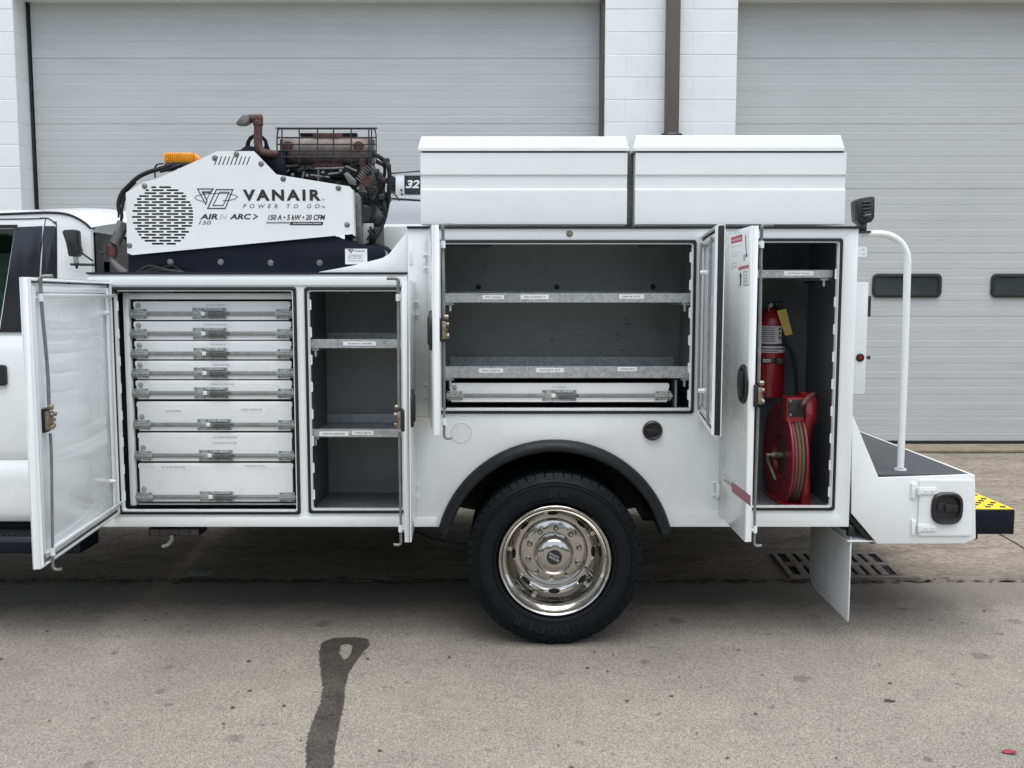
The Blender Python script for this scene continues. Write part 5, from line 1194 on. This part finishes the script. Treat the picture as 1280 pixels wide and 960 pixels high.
# rear wall of the cab
bxx = X(113, 320, KY); 
rw = [(KY + .032, Z(652, KY)), (KY + 1.87, Z(652, KY)), (KY + 1.87, Z(288, KY)), (KY + 1.75, Z(284, KY) + .03), (KY + 1.2, Z(284, KY) + .066), (KY + .7, Z(284, KY) + .066), (KY + .15, Z(284, KY) + .03), (KY + .032, Z(288, KY))]
hz0, hz1 = Z(347, KY), Z(296, KY)
plate('cab_back', [rw, rect(KY + .10, hz0, KY + 1.78, hz1, .03)], bxx - .03, bxx - .004, white, T, axis='x')
mb = MB(); mb.box(bxx - .0035, bxx + .004, KY + .05, KY + 1.82, Z(352, KY), Z(288, KY) - .005); rg = mb.build('rear_glass', glass_teal, T)
plate('glass_frit', [rect(KY + .05, Z(352, KY), KY + 1.82, Z(288, KY) - .005, .02), rect(KY + .13, Z(346, KY), KY + 1.74, Z(297, KY), .04)], bxx + .0042, bxx + .006, ink, rg, axis='x')
for yy in (.62, 1.22):
    mb = MB(); mb.box(bxx + .0045, bxx + .010, KY + yy, KY + yy + .02, Z(346, KY) + .001, Z(314, KY) - .006); mb.build('glass_divider', black_pl, rg)
mb = MB(); mb.box(bxx + .0045, bxx + .012, KY + .05, KY + 1.82, Z(314, KY) - .004, Z(314, KY) + .004); mb.build('glass_bar', black_pl, rg)
mb = MB(); mb.box(bxx + .01, bxx + .04, KY + .75, KY + 1.15, Z(284, KY) + .03, Z(284, KY) + .075); mb.build('high_brake_lamp', black_pl, T, bevel=0.006)
# side glazing and black pillars
plate('side_window', [[P2(-196, 287, KY), P2(21, 284.5, KY), P2(1, 411, KY), P2(-196, 415, KY)]], KY + .004, KY + .010, glass_side, T)
plate('door_pillar_trim', [[P2(19.5, 284, KY), P2(53, 282.5, KY), P2(46, 411, KY), P2(0.5, 411.5, KY)]], KY - .006, KY + .003, black_gloss, T, bevel=0.002)
plate('quarter_trim', [[P2(55, 282.5, KY), P2(68, 282.5, KY), P2(70, 285, KY), P2(70, 411, KY), P2(47.5, 411, KY)]], KY - .004, KY + .003, black_gloss, T, bevel=0.002)
plate('window_seal', [[P2(-196, 283, KY), P2(22, 281, KY), P2(22, 285, KY), P2(-196, 288, KY)]], KY - .008, KY - .001, rubber, T)
plate('belt_moulding', [[P2(-196, 411, KY), P2(70, 411, KY), P2(70, 415, KY), P2(-196, 416, KY)]], KY - .009, KY - .001, rubber, T)
mb = MB(); mb.tube([P(-450, 277, KY - .001), P(0, 274, KY - .001), P(52, 272.5, KY - .001), P(62, 274, KY - .001), P(68, 279, KY - .001), P(70.5, 290, KY - .001), P(70.5, 420, KY - .001), P(66, 470, KY - .001), P(58, 560, KY - .001), P(52, 640, KY - .001)], 0.0028, 6, 5); mb.tube([P(57, 273, KY - .001), P(53, 300, KY - .001), P(46, 352, KY - .001), P(38, 410, KY - .001)], 0.0018, 6); mb.build('door_seam', rubber, T)
# door creases: pressed body line and rocker
mb = MB(); mb.prism([(KY - .022, Z(585, KY)), (KY - .030, Z(600, KY)), (KY - .016, Z(628, KY)), (KY - .020, Z(640, KY)), (KY - .004, Z(651, KY)), (KY - .001, Z(651, KY)), (KY - .001, Z(572, KY)), (KY - .006, Z(575, KY))], X(-450, 600, KY), X(112, 600, KY), axis='x'); mb.build('rocker_panel', white, T, bevel=0.006)
mb = MB(); mb.prism([(KY - .004, Z(420, KY)), (KY - .018, Z(445, KY)), (KY - .022, Z(500, KY)), (KY - .020, Z(560, KY)), (KY - .008, Z(574, KY)), (KY - .001, Z(574, KY)), (KY - .001, Z(420, KY))], X(-450, 500, KY), X(112, 500, KY), axis='x'); mb.build('door_skin', white, T, bevel=0.006)
plate('door_handle', [prect(-14, 456, 8.5, 482, KY - .03, 0.014)], KY - .040, KY - .020, black_pl, T, bevel=0.005)
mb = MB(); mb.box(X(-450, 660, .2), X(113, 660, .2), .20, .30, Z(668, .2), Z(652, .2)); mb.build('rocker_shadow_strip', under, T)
# running board
mb = MB(); ra = 0.02; mb.prism([(ra, Z(692, ra)), (ra, Z(678, ra)), (ra + .02, Z(672, ra)), (ra + .20, Z(672, ra)), (ra + .20, Z(692, ra))], X(-450, 680, ra), X(100, 680, ra), axis='x'); rb = mb.build('running_board', black_paint, T, bevel=0.004)
mb = MB(); xx = X(-60, 672, ra)
while xx < X(98, 672, ra): mb.box(xx, xx + .012, ra + .022, ra + .19, Z(672, ra) + .0004, Z(672, ra) + .006); xx += .026
tag(mb.build('tread_ribs', rubber, rb), kind='stuff')
mb = MB(); mb.box(X(-450, 600, KY), bxx - .04, KY + .3, KY + 1.6, .5, .62); mb.build('cab_floor', under, T)
plate('cab_side', [[(x_, z_) for x_, z_ in mb_pts], glass_hole], KY + 1.87, KY + 1.90, white, T)
plate('side_window', [[P2(-196, 287, KY), P2(21, 284.5, KY), P2(1, 411, KY), P2(-196, 415, KY)]], KY + 1.89, KY + 1.895, glass_side, T)
lining_m = M('dark_cab_lining', (0.025, 0.026, 0.028), 0.85, 0, 0.2, 20)
mb = MB(); xq = X(-450, 300, KY); mb.box(xq, bxx - .035, KY + .04, KY + 1.86, Z(284, KY) - .035, Z(284, KY) - .02); mb.box(xq, bxx - .035, KY + 1.855, KY + 1.865, .62, Z(414, KY)); mb.box(bxx - .05, bxx - .034, KY + .04, KY + 1.85, .62, Z(349, KY)); mb.build('cab_lining', lining_m, T)
seat_m = M('dark_seat_cloth', (0.03, 0.031, 0.034), 0.85, 0, 0.2, 30)
for yy in (.12, .70, 1.28):
    mb = MB(); mb.box(bxx - .30, bxx - .14, KY + yy, KY + yy + .50, .62, 1.42); st = mb.build('rear_seat', seat_m, T, bevel=.05, seg=3)
    mb = MB(); mb.box(bxx - .24, bxx - .15, KY + yy + .12, KY + yy + .38, 1.45, 1.60); mb.build('head_rest', seat_m, st, bevel=.035, seg=3)
    mb = MB(); mb.box(bxx - .85, bxx - .305, KY + yy, KY + yy + .50, .68, .88); mb.build('seat_cushion', seat_m, st, bevel=.05, seg=3)
# stubby covered aerial folded on its bracket
AY = 0.06
mb = MB(); pa = [(79.5, 290, ), (82, 287.5), (95, 287), (98, 289), (99, 306), (101.5, 316), (99.5, 319), (98, 321), (87.5, 320.5), (86, 312), (84, 303)]
mb.prism([P2(a, b, AY) for a, b in pa], AY - .02, AY + .03); an = mb.build('mirror_aerial', black_pl, T, bevel=0.006)
mb = MB(); mb.cyl(P(94.5, 321, AY), P(95.5, 329, AY), 0.011, n=12); mb.build('aerial_spring', zinc, an)
mb = MB(); mb.cyl(P(95.5, 329, AY), P(96, 336, AY), 0.011, 0.004, n=12); mb.tube([P(88, 330.5, AY), P(118, 331, AY)], .006, 8); mb.tube([P(100, 314, AY), P(106, 319, AY), P(116, 326, AY)], .005, 8); mb.build('aerial_bracket', black_pl, an)

# ---------------- crane boom seen behind the compressor
BY = 1.20
mb = MB(); mb.prism(prect(494, 219, 1000, 245, BY), BY, BY + .14); bm_ = mb.build('crane_boom', white, T, bevel=0.01)
mb = MB(); mb.pbox(505.5, 219.3, 600, 243, BY - .003, .002); npz = mb.build('boom_number', ink, bm_)
mb = MB(); mb.ptext('32', 507, 225, 524.5, 235.3, BY - .0036, bold=.035, shear=.25); mb.ptext('00', 527, 225, 545, 235.3, BY - .0036, bold=.035, shear=.25); mb.build('boom_figures', label_white, npz)
mb = MB(); mb.box(X(485, 230, BY), X(494, 230, BY) - .001, BY + .02, BY + .12, Z(240, BY), Z(221, BY)); mb.cyl(P(489, 226, BY), P(489, 226, BY + .14), .03, n=16); mb.build('boom_tip', black_pl, bm_, bevel=.004)
mb = MB(); mb.tube([P(486, 217, BY), P(530, 213.5, BY)], .004, 6); mb.tube([P(486, 248, BY), P(530, 251, BY)], .006, 6); mb.tube([P(489, 238, BY), P(496, 246, BY), P(500, 251, BY)], .004, 6); mb.build('boom_cable', black_pl, bm_)
for px, py in ((501.5, 237.5), (502.5, 243)):
    mb = MB(); mb.cyl(P(px, py, BY), P(px, py, BY - .01), .006, n=10); mb.build('boom_pin', black_pl, bm_)
mb = MB(); mb.box(.9, 1.15, BY - .02, BY + .2, 1.03, Z(245, BY) - .002); mb.build('crane_post', white, T, bevel=.01)

# ================================================================== engine driven compressor on the front deck
CP = 0.15                                     # depth of the white cover plate
zdk = zt1 + 0.006
comp_ = empty('air_compressor', (X(310, 338, CP), 0.45, zdk), 'white cased engine driven air compressor and welder with rusty muffler on the truck', 'air compressor')
A = comp_
def pp(pts, Y=CP): return [P2(a, b, Y) for a, b in pts]
cover = [(157.3, 241), (179.5, 227.5), (194.5, 224), (272, 188.9), (317.5, 188.9), (345.5, 218), (437, 233), (439.5, 236), (441, 292.5), (165, 318.8), (159, 316)]
slots = []
for i in range(9):
    x0 = 267.3 + i * 5.02
    slots.append(pp([(x0, 206.3), (x0 + 1.5, 206.3), (x0 + 5.6, 195.5), (x0 + 4.1, 195.5)]))
ccx, ccy, cr = 203.3, 269.8, 38.8
row = 0; q = ccy - cr + 3.0
while q < ccy + cr - 1.5:
    hw = math.sqrt(max(0, cr * cr - (q - ccy) ** 2)); a = ccx - hw
    x = ccx - 60 - (9.2 if row % 2 else 0)
    while x < ccx + hw:
        s0, s1 = max(x, ccx - hw), min(x + 15.6, ccx + hw)
        if s1 - s0 > 4: slots.append(pp([(s0 + .9, q - 1.15), (s1 - .9, q - 1.15), (s1, q), (s1 - .9, q + 1.15), (s0 + .9, q + 1.15), (s0, q)]))
        x += 18.4
    q += 3.72; row += 1
cv = plate('cover_plate', [pp(cover)] + slots, CP, CP + 0.004, white_box, A)
mb = MB(); mb.prism(pp([(160, 243), (195, 227), (273, 191), (316.5, 191), (344, 220), (436, 235), (439, 290), (166, 316)]), CP + 0.0045, CP + 0.30)
mb2 = MB(); mb2.prism(pp([(162, 245), (195, 229.5), (273, 192.5), (316, 192.5), (344, 221), (400, 231), (400, 294), (167, 315)], CP + .02), CP + 0.02, CP + 0.42); mb2.build('housing', black_paint, A, bevel=0.004)
# folded flanges of the cover
mb = MB(); fr_ = pp([(437.5, 236), (441, 237), (443, 295), (440.5, 293)])
mb.prism(fr_, CP + .0045, CP + .05); mb.build('cover_flange', white_box, cv)
SC_ = [(268.5, 197.5), (295.5, 192.8), (326.5, 204.7), (354, 223.5), (423, 235), (434, 281), (180.8, 232.6), (161.8, 307)]
for a, b in SC_:
    p_ = P(a, b, CP); mb = MB(); mb.lathe([(0, -.006), (.006, -.0055), (.0085, -.003), (.013, -.0015), (.0135, -.0002)], p_, 'y', 16); mb.build('cover_bolt', alu, cv)
# printing on the cover
YT = CP - 0.0012
mb = MB(); mb.mat(0)
mb.ptext('VANAIR', 303.5, 236.8, 401, 251, YT, bold=0.045, spacing=1.35)
mb.ptext('POWER TO GO', 303.7, 255.2, 399.5, 260.2, YT, shear=0.22, spacing=2.0)
mb.ptext('®', 403, 248.5, 405.6, 251.1, YT); mb.ptext('™', 401.5, 257.5, 406.5, 260, YT)
mb.ptext('AIR', 249.8, 267.3, 272, 274.2, YT, bold=0.03, shear=0.22); mb.ptext('ARC', 287, 267.3, 314, 274.2, YT, bold=0.03, shear=0.22)
mb.stroke(pp([(317, 267.5), (321.5, 270.7), (316, 274)], YT), 0.005, YT)
mb.ptext('150', 248.6, 276, 263.8, 280.6, YT, shear=0.22)
mb.ptext('150 A • 5 kW • 20 CFM', 335, 268.3, 406.5, 275, YT, bold=0.025, shear=0.22)
for p4 in ([(363.2, 277.2), (404.3, 277.4), (403, 281.6), (361.8, 281.3)],):
    mb.add([(a, YT + .0002, b) for a, b in pp(p4, YT)], [(0, 1, 2, 3)])
# logo: outlined V and O slabs circled by an orbit
W1 = 0.0048
mb.stroke(pp([(247, 236.2), (266.5, 236.2), (263, 240.5), (254, 240.5), (258.8, 251.5), (257, 255.2)], YT), W1, YT, True)
mb.stroke(pp([(252.2, 239.5), (263.6, 239.5), (258.5, 249)], YT), W1 * .6, YT, True)
mb.stroke(pp([(270.5, 237), (291, 237), (281.5, 260.5), (259.5, 260.5)], YT), W1, YT, True)
mb.stroke(pp([(274.5, 240.2), (286.3, 240.2), (279, 256.8), (266.3, 256.8)], YT), W1 * .8, YT, True)
mb.stroke(pp([(ccx2, ccy2) for ccx2, ccy2 in [(256 - 2, 252.0), (246, 249.5), (243.2, 247.3), (246, 244.6), (256, 242.5), (270, 241.6), (284, 241.8), (293.5, 243.8), (297, 246), (294, 248.6), (287, 250.3), (278, 251)]], YT), W1 * .55, YT)
mb.mat(1)
mb.ptext('N', 274.3, 267.5, 284.5, 274, YT, bold=0.03, shear=0.3)
mb.mat(2); mb.add([(a, YT + .0002, b) for a, b in pp([(333.2, 277.2), (362.6, 277.2), (361.5, 279.4), (332.6, 279.3)], YT)], [(0, 1, 2, 3)])
mb.mat(3); mb.ptext('ALL-IN-ONE Power Systems', 366, 278.2, 401, 280.5, YT - .0006, bold=0.02)
mb.build('cover_printing', [ink, ink_pale, ink_grey, label_white], cv)
# black base skid
BYf = 0.17
plate('base_skid', [pp([(160, 341), (160, 300), (400, 290), (456, 306), (470, 307), (477, 309), (481, 314), (482, 322), (470, 341)], BYf)], BYf, BYf + 0.02, black_paint, A, bevel=0.004)
mb = MB(); mb.box(X(160, 320, BYf), X(470, 320, BYf), BYf + .021, BYf + .55, zdk + .001, Z(322, BYf)); mb.build('base_tray', black_paint, A, bevel=0.003)
for a, b in ((213, 327.5), (276, 327.5), (338.3, 328.5), (399.5, 328.5)):
    mb = MB(); mb.lathe([(0, -.010), (.009, -.009), (.011, -.004), (.014, -.003), (.0145, 0)], P(a, b, BYf), 'y', 16); mb.build('base_bolt', alu, A)
mb = MB(); mb.mat(0).pbox(431.5, 311, 459, 330.3, BYf - .0012, .001); mb.mat(1)
YL = BYf - .0018
mb.ptext('VANAIR', 442, 312.6, 456, 315, YL, bold=.02, spacing=1.3); mb.stroke(pp([(435.5, 312.3), (441, 312.3), (438.6, 316)], YL), .004, YL, True)
for i, (tx, a) in enumerate((('AIR COMPRESSOR GENERATOR', 454), ('SERIAL  NUMBER  MODEL', 452), ('SERVICE AND WARRANTY', 454))): mb.ptext(tx, 435, 318.2 + i * 2.1, a, 319.5 + i * 2.1, YL)
mb.ptext('MICHIGAN CITY INDIANA', 435, 325.4, 455, 326.8, YL); mb.build('data_sticker', [label_white, ink], A)
# lifting eye ring, bracket
plate('lifting_eye', [pp([(289, 189.5), (301, 187.5), (307, 183), (308.5, 177), (312, 171), (319, 167), (327, 168.5), (333, 174), (336, 184), (340, 192), (330, 196), (289, 192)], .30), [(X(321.5, 182, .3) + .036 * math.cos(t), Z(181, .3) + .036 * math.sin(t)) for t in [2 * PI * k / 24 for k in range(24)]]], .29, .312, black_paint, A, bevel=.003)
plate('black_shroud', [pp([(290, 190), (303, 188), (309, 182), (327, 184), (342, 193), (357, 187), (357, 222), (345, 218), (318, 189)], .26)], .26, .36, black_paint, A, bevel=.004)
# exhaust stack
EX = 0.24
mb = MB(); mb.cyl(P(322.7, 146, EX), P(322.5, 180, EX), 0.0195, n=20); mb.tube([P(322.5, 178, EX), P(323.5, 184, EX), P(327, 189, EX), P(334, 192, EX), P(346, 193, EX + .04), P(360, 193, EX + .1)], 0.0195, 16); ex = mb.build('exhaust_pipe', rust, A)
mb = MB(); mb.cyl(P(327.8, 148, EX), P(311, 148.3, EX), .0195, n=20); mb.lathe([(.0205, -.012), (.0235, -.010), (.0235, .010), (.0205, .012)], P(322.6, 154, EX), 'z', 20); mb.build('exhaust_elbow', rust, ex, bevel=.004)
mb = MB(); mb.prism([(X(313, 150, EX), Z(144, EX)), (X(305, 150, EX), Z(144.6, EX)), (X(296.3, 150, EX), Z(154.5, EX)), (X(297, 150, EX), Z(157, EX)), (X(307, 150, EX), Z(157, EX)), (X(313, 150, EX), Z(153, EX))], EX - .026, EX + .026); mb.build('rain_flap', alu, ex, bevel=.004)
# muffler in its wire cage
MY = 0.36; zc = Z(189.5, MY); rz = (Z(172, MY) - Z(207, MY)) / 2; xa, xb = X(355.5, 190, MY), X(466, 190, MY)
mb = MB(); mb.lathe([(0, -.0), (rz * .85, .0), (rz * .97, .008), (rz, .02), (rz, xb - xa - .02), (rz * .97, xb - xa - .008), (rz * .85, xb - xa), (0, xb - xa)], (xa, MY, zc), 'x', 40); mf = mb.build('muffler', muffler_m, A)
mb = MB()
for px in (364, 451): p_ = P(px, 186, MY); mb.lathe([(0, -.012), (.018, -.010), (.02, 0), (.028, .002), (.028, .014)], (p_.x, MY - rz, zc + .012), 'y', 18)
mb.build('muffler_boss', rust, mf)
for q0_, q1_ in ((166.5, 172), (203.5, 210)):
    mb = MB(); mb.pbox(391, q0_, 428, q1_, MY - rz * .55, rz); mb.build('muffler_bracket', rust, mf, bevel=.003)
mb = MB(); mb.pbox(375, 166, 446, 170.5, MY - rz * .4, .03); mb.build('heat_bar', black_paint, mf, bevel=.002)
mb = MB(); c0, c1 = 346.5, 470; f0, f1 = MY - rz - .035, MY + rz + .05; wr = 0.0034
ys = (f0, f1)
for q in (160.5, 172, 180.5, 188.5, 196.5):
    for yy in ys: mb.tube([P(c0 + 6, q, yy), P(c1 - 6, q, yy)] if q > 161 else [P(c0 + 4, q, yy), P(c1 - 4, q, yy)], wr * (1.6 if q < 161 else 1), 6)
    for px in (c0, c1): mb.tube([P(px + (6 if px == c0 else -6), q, f0), P(px, q, f0 + .03), P(px, q, f1 - .03), P(px + (6 if px == c0 else -6), q, f1)], wr * (1.6 if q < 161 else 1), 6, 3)
for px in (352.5, 374, 397, 417, 439, 461, 464.5):
    mb.tube([P(px, 205, f0), P(px, 164, f0), P(px, 160.5, f0 + .02), P(px, 160.5, f1 - .02), P(px, 164, f1), P(px, 205, f1)], wr, 6, 2)
for k in range(4):
    yy = f0 + .03 + (f1 - f0 - .06) * k / 3
    for px in (c0, c1): mb.tube([P(px + (3 if px == c0 else -3), 160.5, yy), P(px, 168, yy), P(px, 205, yy)], wr, 6, 3)
    mb.tube([P(c0 + 4, 160.5, yy), P(c1 - 4, 160.5, yy)], wr, 6)
mb.build('muffler_cage', black_pl, A)
mb = MB(); mb.pbox(350, 174, 468, 212, MY + rz + .02, .02); mb.pbox(356, 208, 462, 222, MY - .02, .16); mb.build('heat_shield', engine, A, bevel=.003)
mb = MB(); rnd = random.Random(33)
for i in range(40):
    a, b = rnd.uniform(352, 466), rnd.uniform(205, 228); a2, b2 = a + rnd.uniform(-16, 16), b + rnd.uniform(-5, 5); yy = .27 + rnd.uniform(0, .06)
    mb.cyl(P(a, b, yy), P(a2, b2, yy), rnd.uniform(.003, .008), n=7)
for i in range(16):
    a, b = rnd.uniform(446, 484), rnd.uniform(205, 300); yy = .25 + rnd.uniform(0, .05); mb.cyl(P(a, b, yy), P(a + rnd.uniform(-6, 6), b + rnd.uniform(-12, 12), yy), rnd.uniform(.003, .007), n=7)
tag(mb.build('engine_clutter', engine, A), kind='stuff')
# engine block: crankcase, finned twin cylinders, brackets, plumbing
EYf = 0.30
mb = MB(); mb.pbox(348, 210, 446, 262, EYf + .06, .30); mb.pbox(352, 205, 440, 214, EYf + .03, .2); mb.pbox(430, 240, 470, 308, EYf + .02, .30); mb.build('crankcase', engine, A, bevel=.012)
def fins(cx_, cy_, ang, n, wd, hd, y0, dp, sp):
    mb = MB(); ca, sa = math.cos(ang), math.sin(ang); c_ = P(cx_, cy_, y0)
    for i in range(n):
        t = (i - n / 2) * sp; w2 = wd / 2 * (1 - 0.10 * abs(i - n / 2) / n)
        pts = [(c_.x + ca * u - sa * (t + v), c_.z + sa * u + ca * (t + v)) for u, v in ((-w2, 0), (w2, 0), (w2, sp * .42), (-w2, sp * .42))]
        mb.prism(pts, y0, y0 + dp)
    pts = [(c_.x + ca * u - sa * v, c_.z + sa * u + ca * v) for u, v in ((-wd * .34, -n * sp / 2), (wd * .34, -n * sp / 2), (wd * .34, n * sp / 2), (-wd * .34, n * sp / 2))]
    mb.prism(pts, y0 + .02, y0 + dp - .02); return mb
fins(464, 222, R(-42), 8, 0.115, .1, EYf - .02, .16, .0125).build('cylinder_fins', alu, A, bevel=.001)
fins(450, 258, R(-30), 9, 0.07, .1, EYf + .0, .14, .0115).build('cylinder_fins', engine, A, bevel=.001)
mb = MB(); mb.prism(pp([(455, 232), (462, 220), (486, 244), (480, 256), (462, 252)], EYf), EYf + .0, EYf + .16); mb.build('cylinder_head', engine, A, bevel=.01)
mb = MB(); mb.prism(pp([(429, 217), (434, 215), (445, 225), (445, 232), (436, 230)], EYf - .05), EYf - .05, EYf - .03); mb.build('engine_bracket', alu, A, bevel=.003)
mb = MB(); mb.tube([P(452, 196, EYf), P(454, 210, EYf), P(453, 224, EYf), P(458, 229, EYf + .02)], .017, 14); mb.cyl(P(459, 227, EYf - .03), P(459, 227, EYf + .06), .027, n=18); mb.build('exhaust_header', rust, A)
mb = MB(); mb.prism(pp([(446, 240), (451, 246), (453, 300), (450, 306), (447, 308), (444.5, 300), (441, 244)], EYf - .04), EYf - .04, EYf + .06); mb.build('side_bracket', alu, A, bevel=.004)
mb = MB(); mb.lathe([(0, -.02), (.034, -.02), (.045, -.01), (.045, .03), (.04, .04)], P(456, 268, EYf), 'y', 28); mb.build('flywheel_cover', engine, A)
mb = MB(); mb.lathe([(0, -.03), (.022, -.028), (.026, -.01), (.026, .04)], P(463, 285, EYf + .02), 'y', 24); mb.build('oil_filter', engine, A)
plate('side_shield', [pp([(451, 292), (454, 279), (467, 279), (468, 290), (460, 304), (452, 306)], EYf - .02)], EYf - .02, EYf - .012, M('galvanised_shield', (0.42, 0.43, 0.43), .45, .4, .2, 20), A, bevel=.002)
rnd = random.Random(21)
mb = MB()
for i in range(34):
    a, b = rnd.uniform(352, 448), rnd.uniform(211, 236); s = rnd.uniform(1.2, 4.5); yy = EYf + rnd.uniform(-.01, .05)
    if b > 222 + (a - 350) * .15: continue
    mb.pbox(a - s, b - s * rnd.uniform(.4, 1), a + s, b + s * rnd.uniform(.4, 1), yy, .06)
for i in range(12): a, b = rnd.uniform(395, 440), rnd.uniform(297, 306); mb.pbox(a - rnd.uniform(1, 5), b - 2, a + 3, b + rnd.uniform(1, 3), BYf + .05 + rnd.uniform(0, .05), .05)
mb.build('carburettor', engine, A, bevel=.003)
mb = MB()
for a0_, b0_, a1_, b1_ in ((356, 207, 356, 224), (380, 214, 378, 224), (398, 212, 398, 226), (362, 212, 352, 220), (410, 218, 426, 216), (388, 219, 412, 222), (432, 208, 446, 214), (394, 211, 430, 210)): mb.cyl(P(a0_, b0_, EYf - .02), P(a1_, b1_, EYf - .02), .0055 if a0_ != 356 else .004, n=8)
for a, b in ((366, 219), (384, 220), (426, 214), (404, 216), (448, 236), (444, 255), (446, 282), (443, 300), (371, 302), (384, 304), (408, 303), (437, 305)): mb.lathe([(0, -.014), (.006, -.013), (.009, -.006), (.010, 0)], P(a, b, EYf - .03 if b < 290 else .2), 'y', 12)
tag(mb.build('linkage', alu, A), kind='stuff')
mb = MB(); hz_ = EYf - .02
for pts, r in (([(466, 192), (474, 196), (480, 201), (485, 207), (487, 222), (485, 250), (482, 268), (478, 280), (470, 296), (462, 303), (452, 305)], .0105), ([(470, 201), (478, 206), (481, 212), (479, 240), (481, 262), (478, 276)], .008),
               ([(487, 205), (487.5, 235), (484, 262), (477, 285), (466, 303)], .007), ([(470, 216), (473, 235), (466, 250)], .008), ([(478, 225), (474, 250), (478, 262)], .011), ([(460, 300), (466, 290), (474, 280), (480, 272)], .009), ([(470, 306), (480, 309), (487, 314), (488, 320)], .010), ([(440, 300), (455, 296), (470, 282), (476, 270)], .006)):
    mb.tube([P(a, b, hz_ + rnd.uniform(-.03, .03)) for a, b in pts], r, 8)
mb.build('engine_hoses', rubber, A)
for a, b, s in ((474, 274, 6), (482, 201, 4), (471, 288, 4), (480, 225, 3.5), (477, 246, 4)):
    mb = MB(); mb.pbox(a - s, b - s, a + s, b + s, hz_ - .02, .05); mb.build('hose_connector', black_pl, A, bevel=.006)
# plumbing at the front end
mb = MB(); fy = .24
mb.tube([P(160, 300, fy), P(152, 292, fy), P(152, 268, fy), P(155, 250, fy), P(160, 240, fy)], .007, 8)
for pts, r in (([(150, 268), (148, 255), (152, 242), (160, 233), (172, 222), (186, 215), (200, 211), (215, 206)], .0105), ([(148, 272), (150, 256), (158, 240), (170, 228)], .005), ([(194, 222), (193.5, 212), (196, 206), (204, 204.5)], .004), ([(152, 300), (149, 285), (153, 270), (149, 262)], .006), ([(200, 214), (215, 210), (228, 206)], .009)):
    mb.tube([P(a, b, fy) for a, b in pts], r, 8)
mb.build('wiring_loom', rubber, A)
mb = MB(); mb.cyl(P(153, 283, fy - .02), P(144, 304, fy - .02), .026, n=16); mb.cyl(P(155, 278, fy - .02), P(152, 286, fy - .02), .03, n=6); mb.build('pipe_union', alu, A)
mb = MB(); mb.lathe([(0, -.04), (.02, -.035), (.026, -.01), (.022, .02), (.0, .03)], P(140, 312, fy - .02), 'z', 16); mb.build('pipe_joint', rust, A)
mb = MB(); mb.tube([P(139, 316, fy - .02), P(140, 324, fy - .02), P(146, 332, fy - .02), P(158, 341, fy - .02)], .015, 12); mb.build('drain_pipe', M('pale_hose', (.16, .155, .15), .5), A)
mb = MB()
for i in range(6): yy = .12 + i * .015; mb.tube([P(170 + i * 6, 341, yy), P(186 + i * 9, 332 + (i % 3) * 3, yy), P(210 + i * 5, 338, yy), P(232, 341, yy)], .004, 6)
mb.build('loose_wire', rubber, A)
# amber beacon bar
AYb = .34; mb = MB(); mb.pbox(204.5, 190.5, 241, 203.5, AYb, .09); 
q = [P2(241.2, 190.8, AYb), P2(248, 196.5, AYb), P2(248, 203, AYb), P2(241.2, 203.4, AYb)]; mb.prism(q, AYb + .01, AYb + .08); bl = mb.build('amber_beacon', amber, A, bevel=.005)
mb = MB()
for i in range(14): p_ = P(207 + i * 2.5, 197, AYb - .001); mb.cyl((p_.x, AYb - .003, Z(201, AYb)), (p_.x, AYb - .003, Z(192.5, AYb)), .003, n=6)
mb.build('lens_rib', amber, bl)
mb = MB(); mb.pbox(205, 204, 246, 207.5, AYb, .09); mb.build('beacon_base', black_pl, bl, bevel=.003)
mb = MB()
for a in (200, 205, 212): mb.pbox(a, 208, a + 6, 213, AYb + .01, .05)
mb.build('beacon_bracket', engine, bl, bevel=.002)
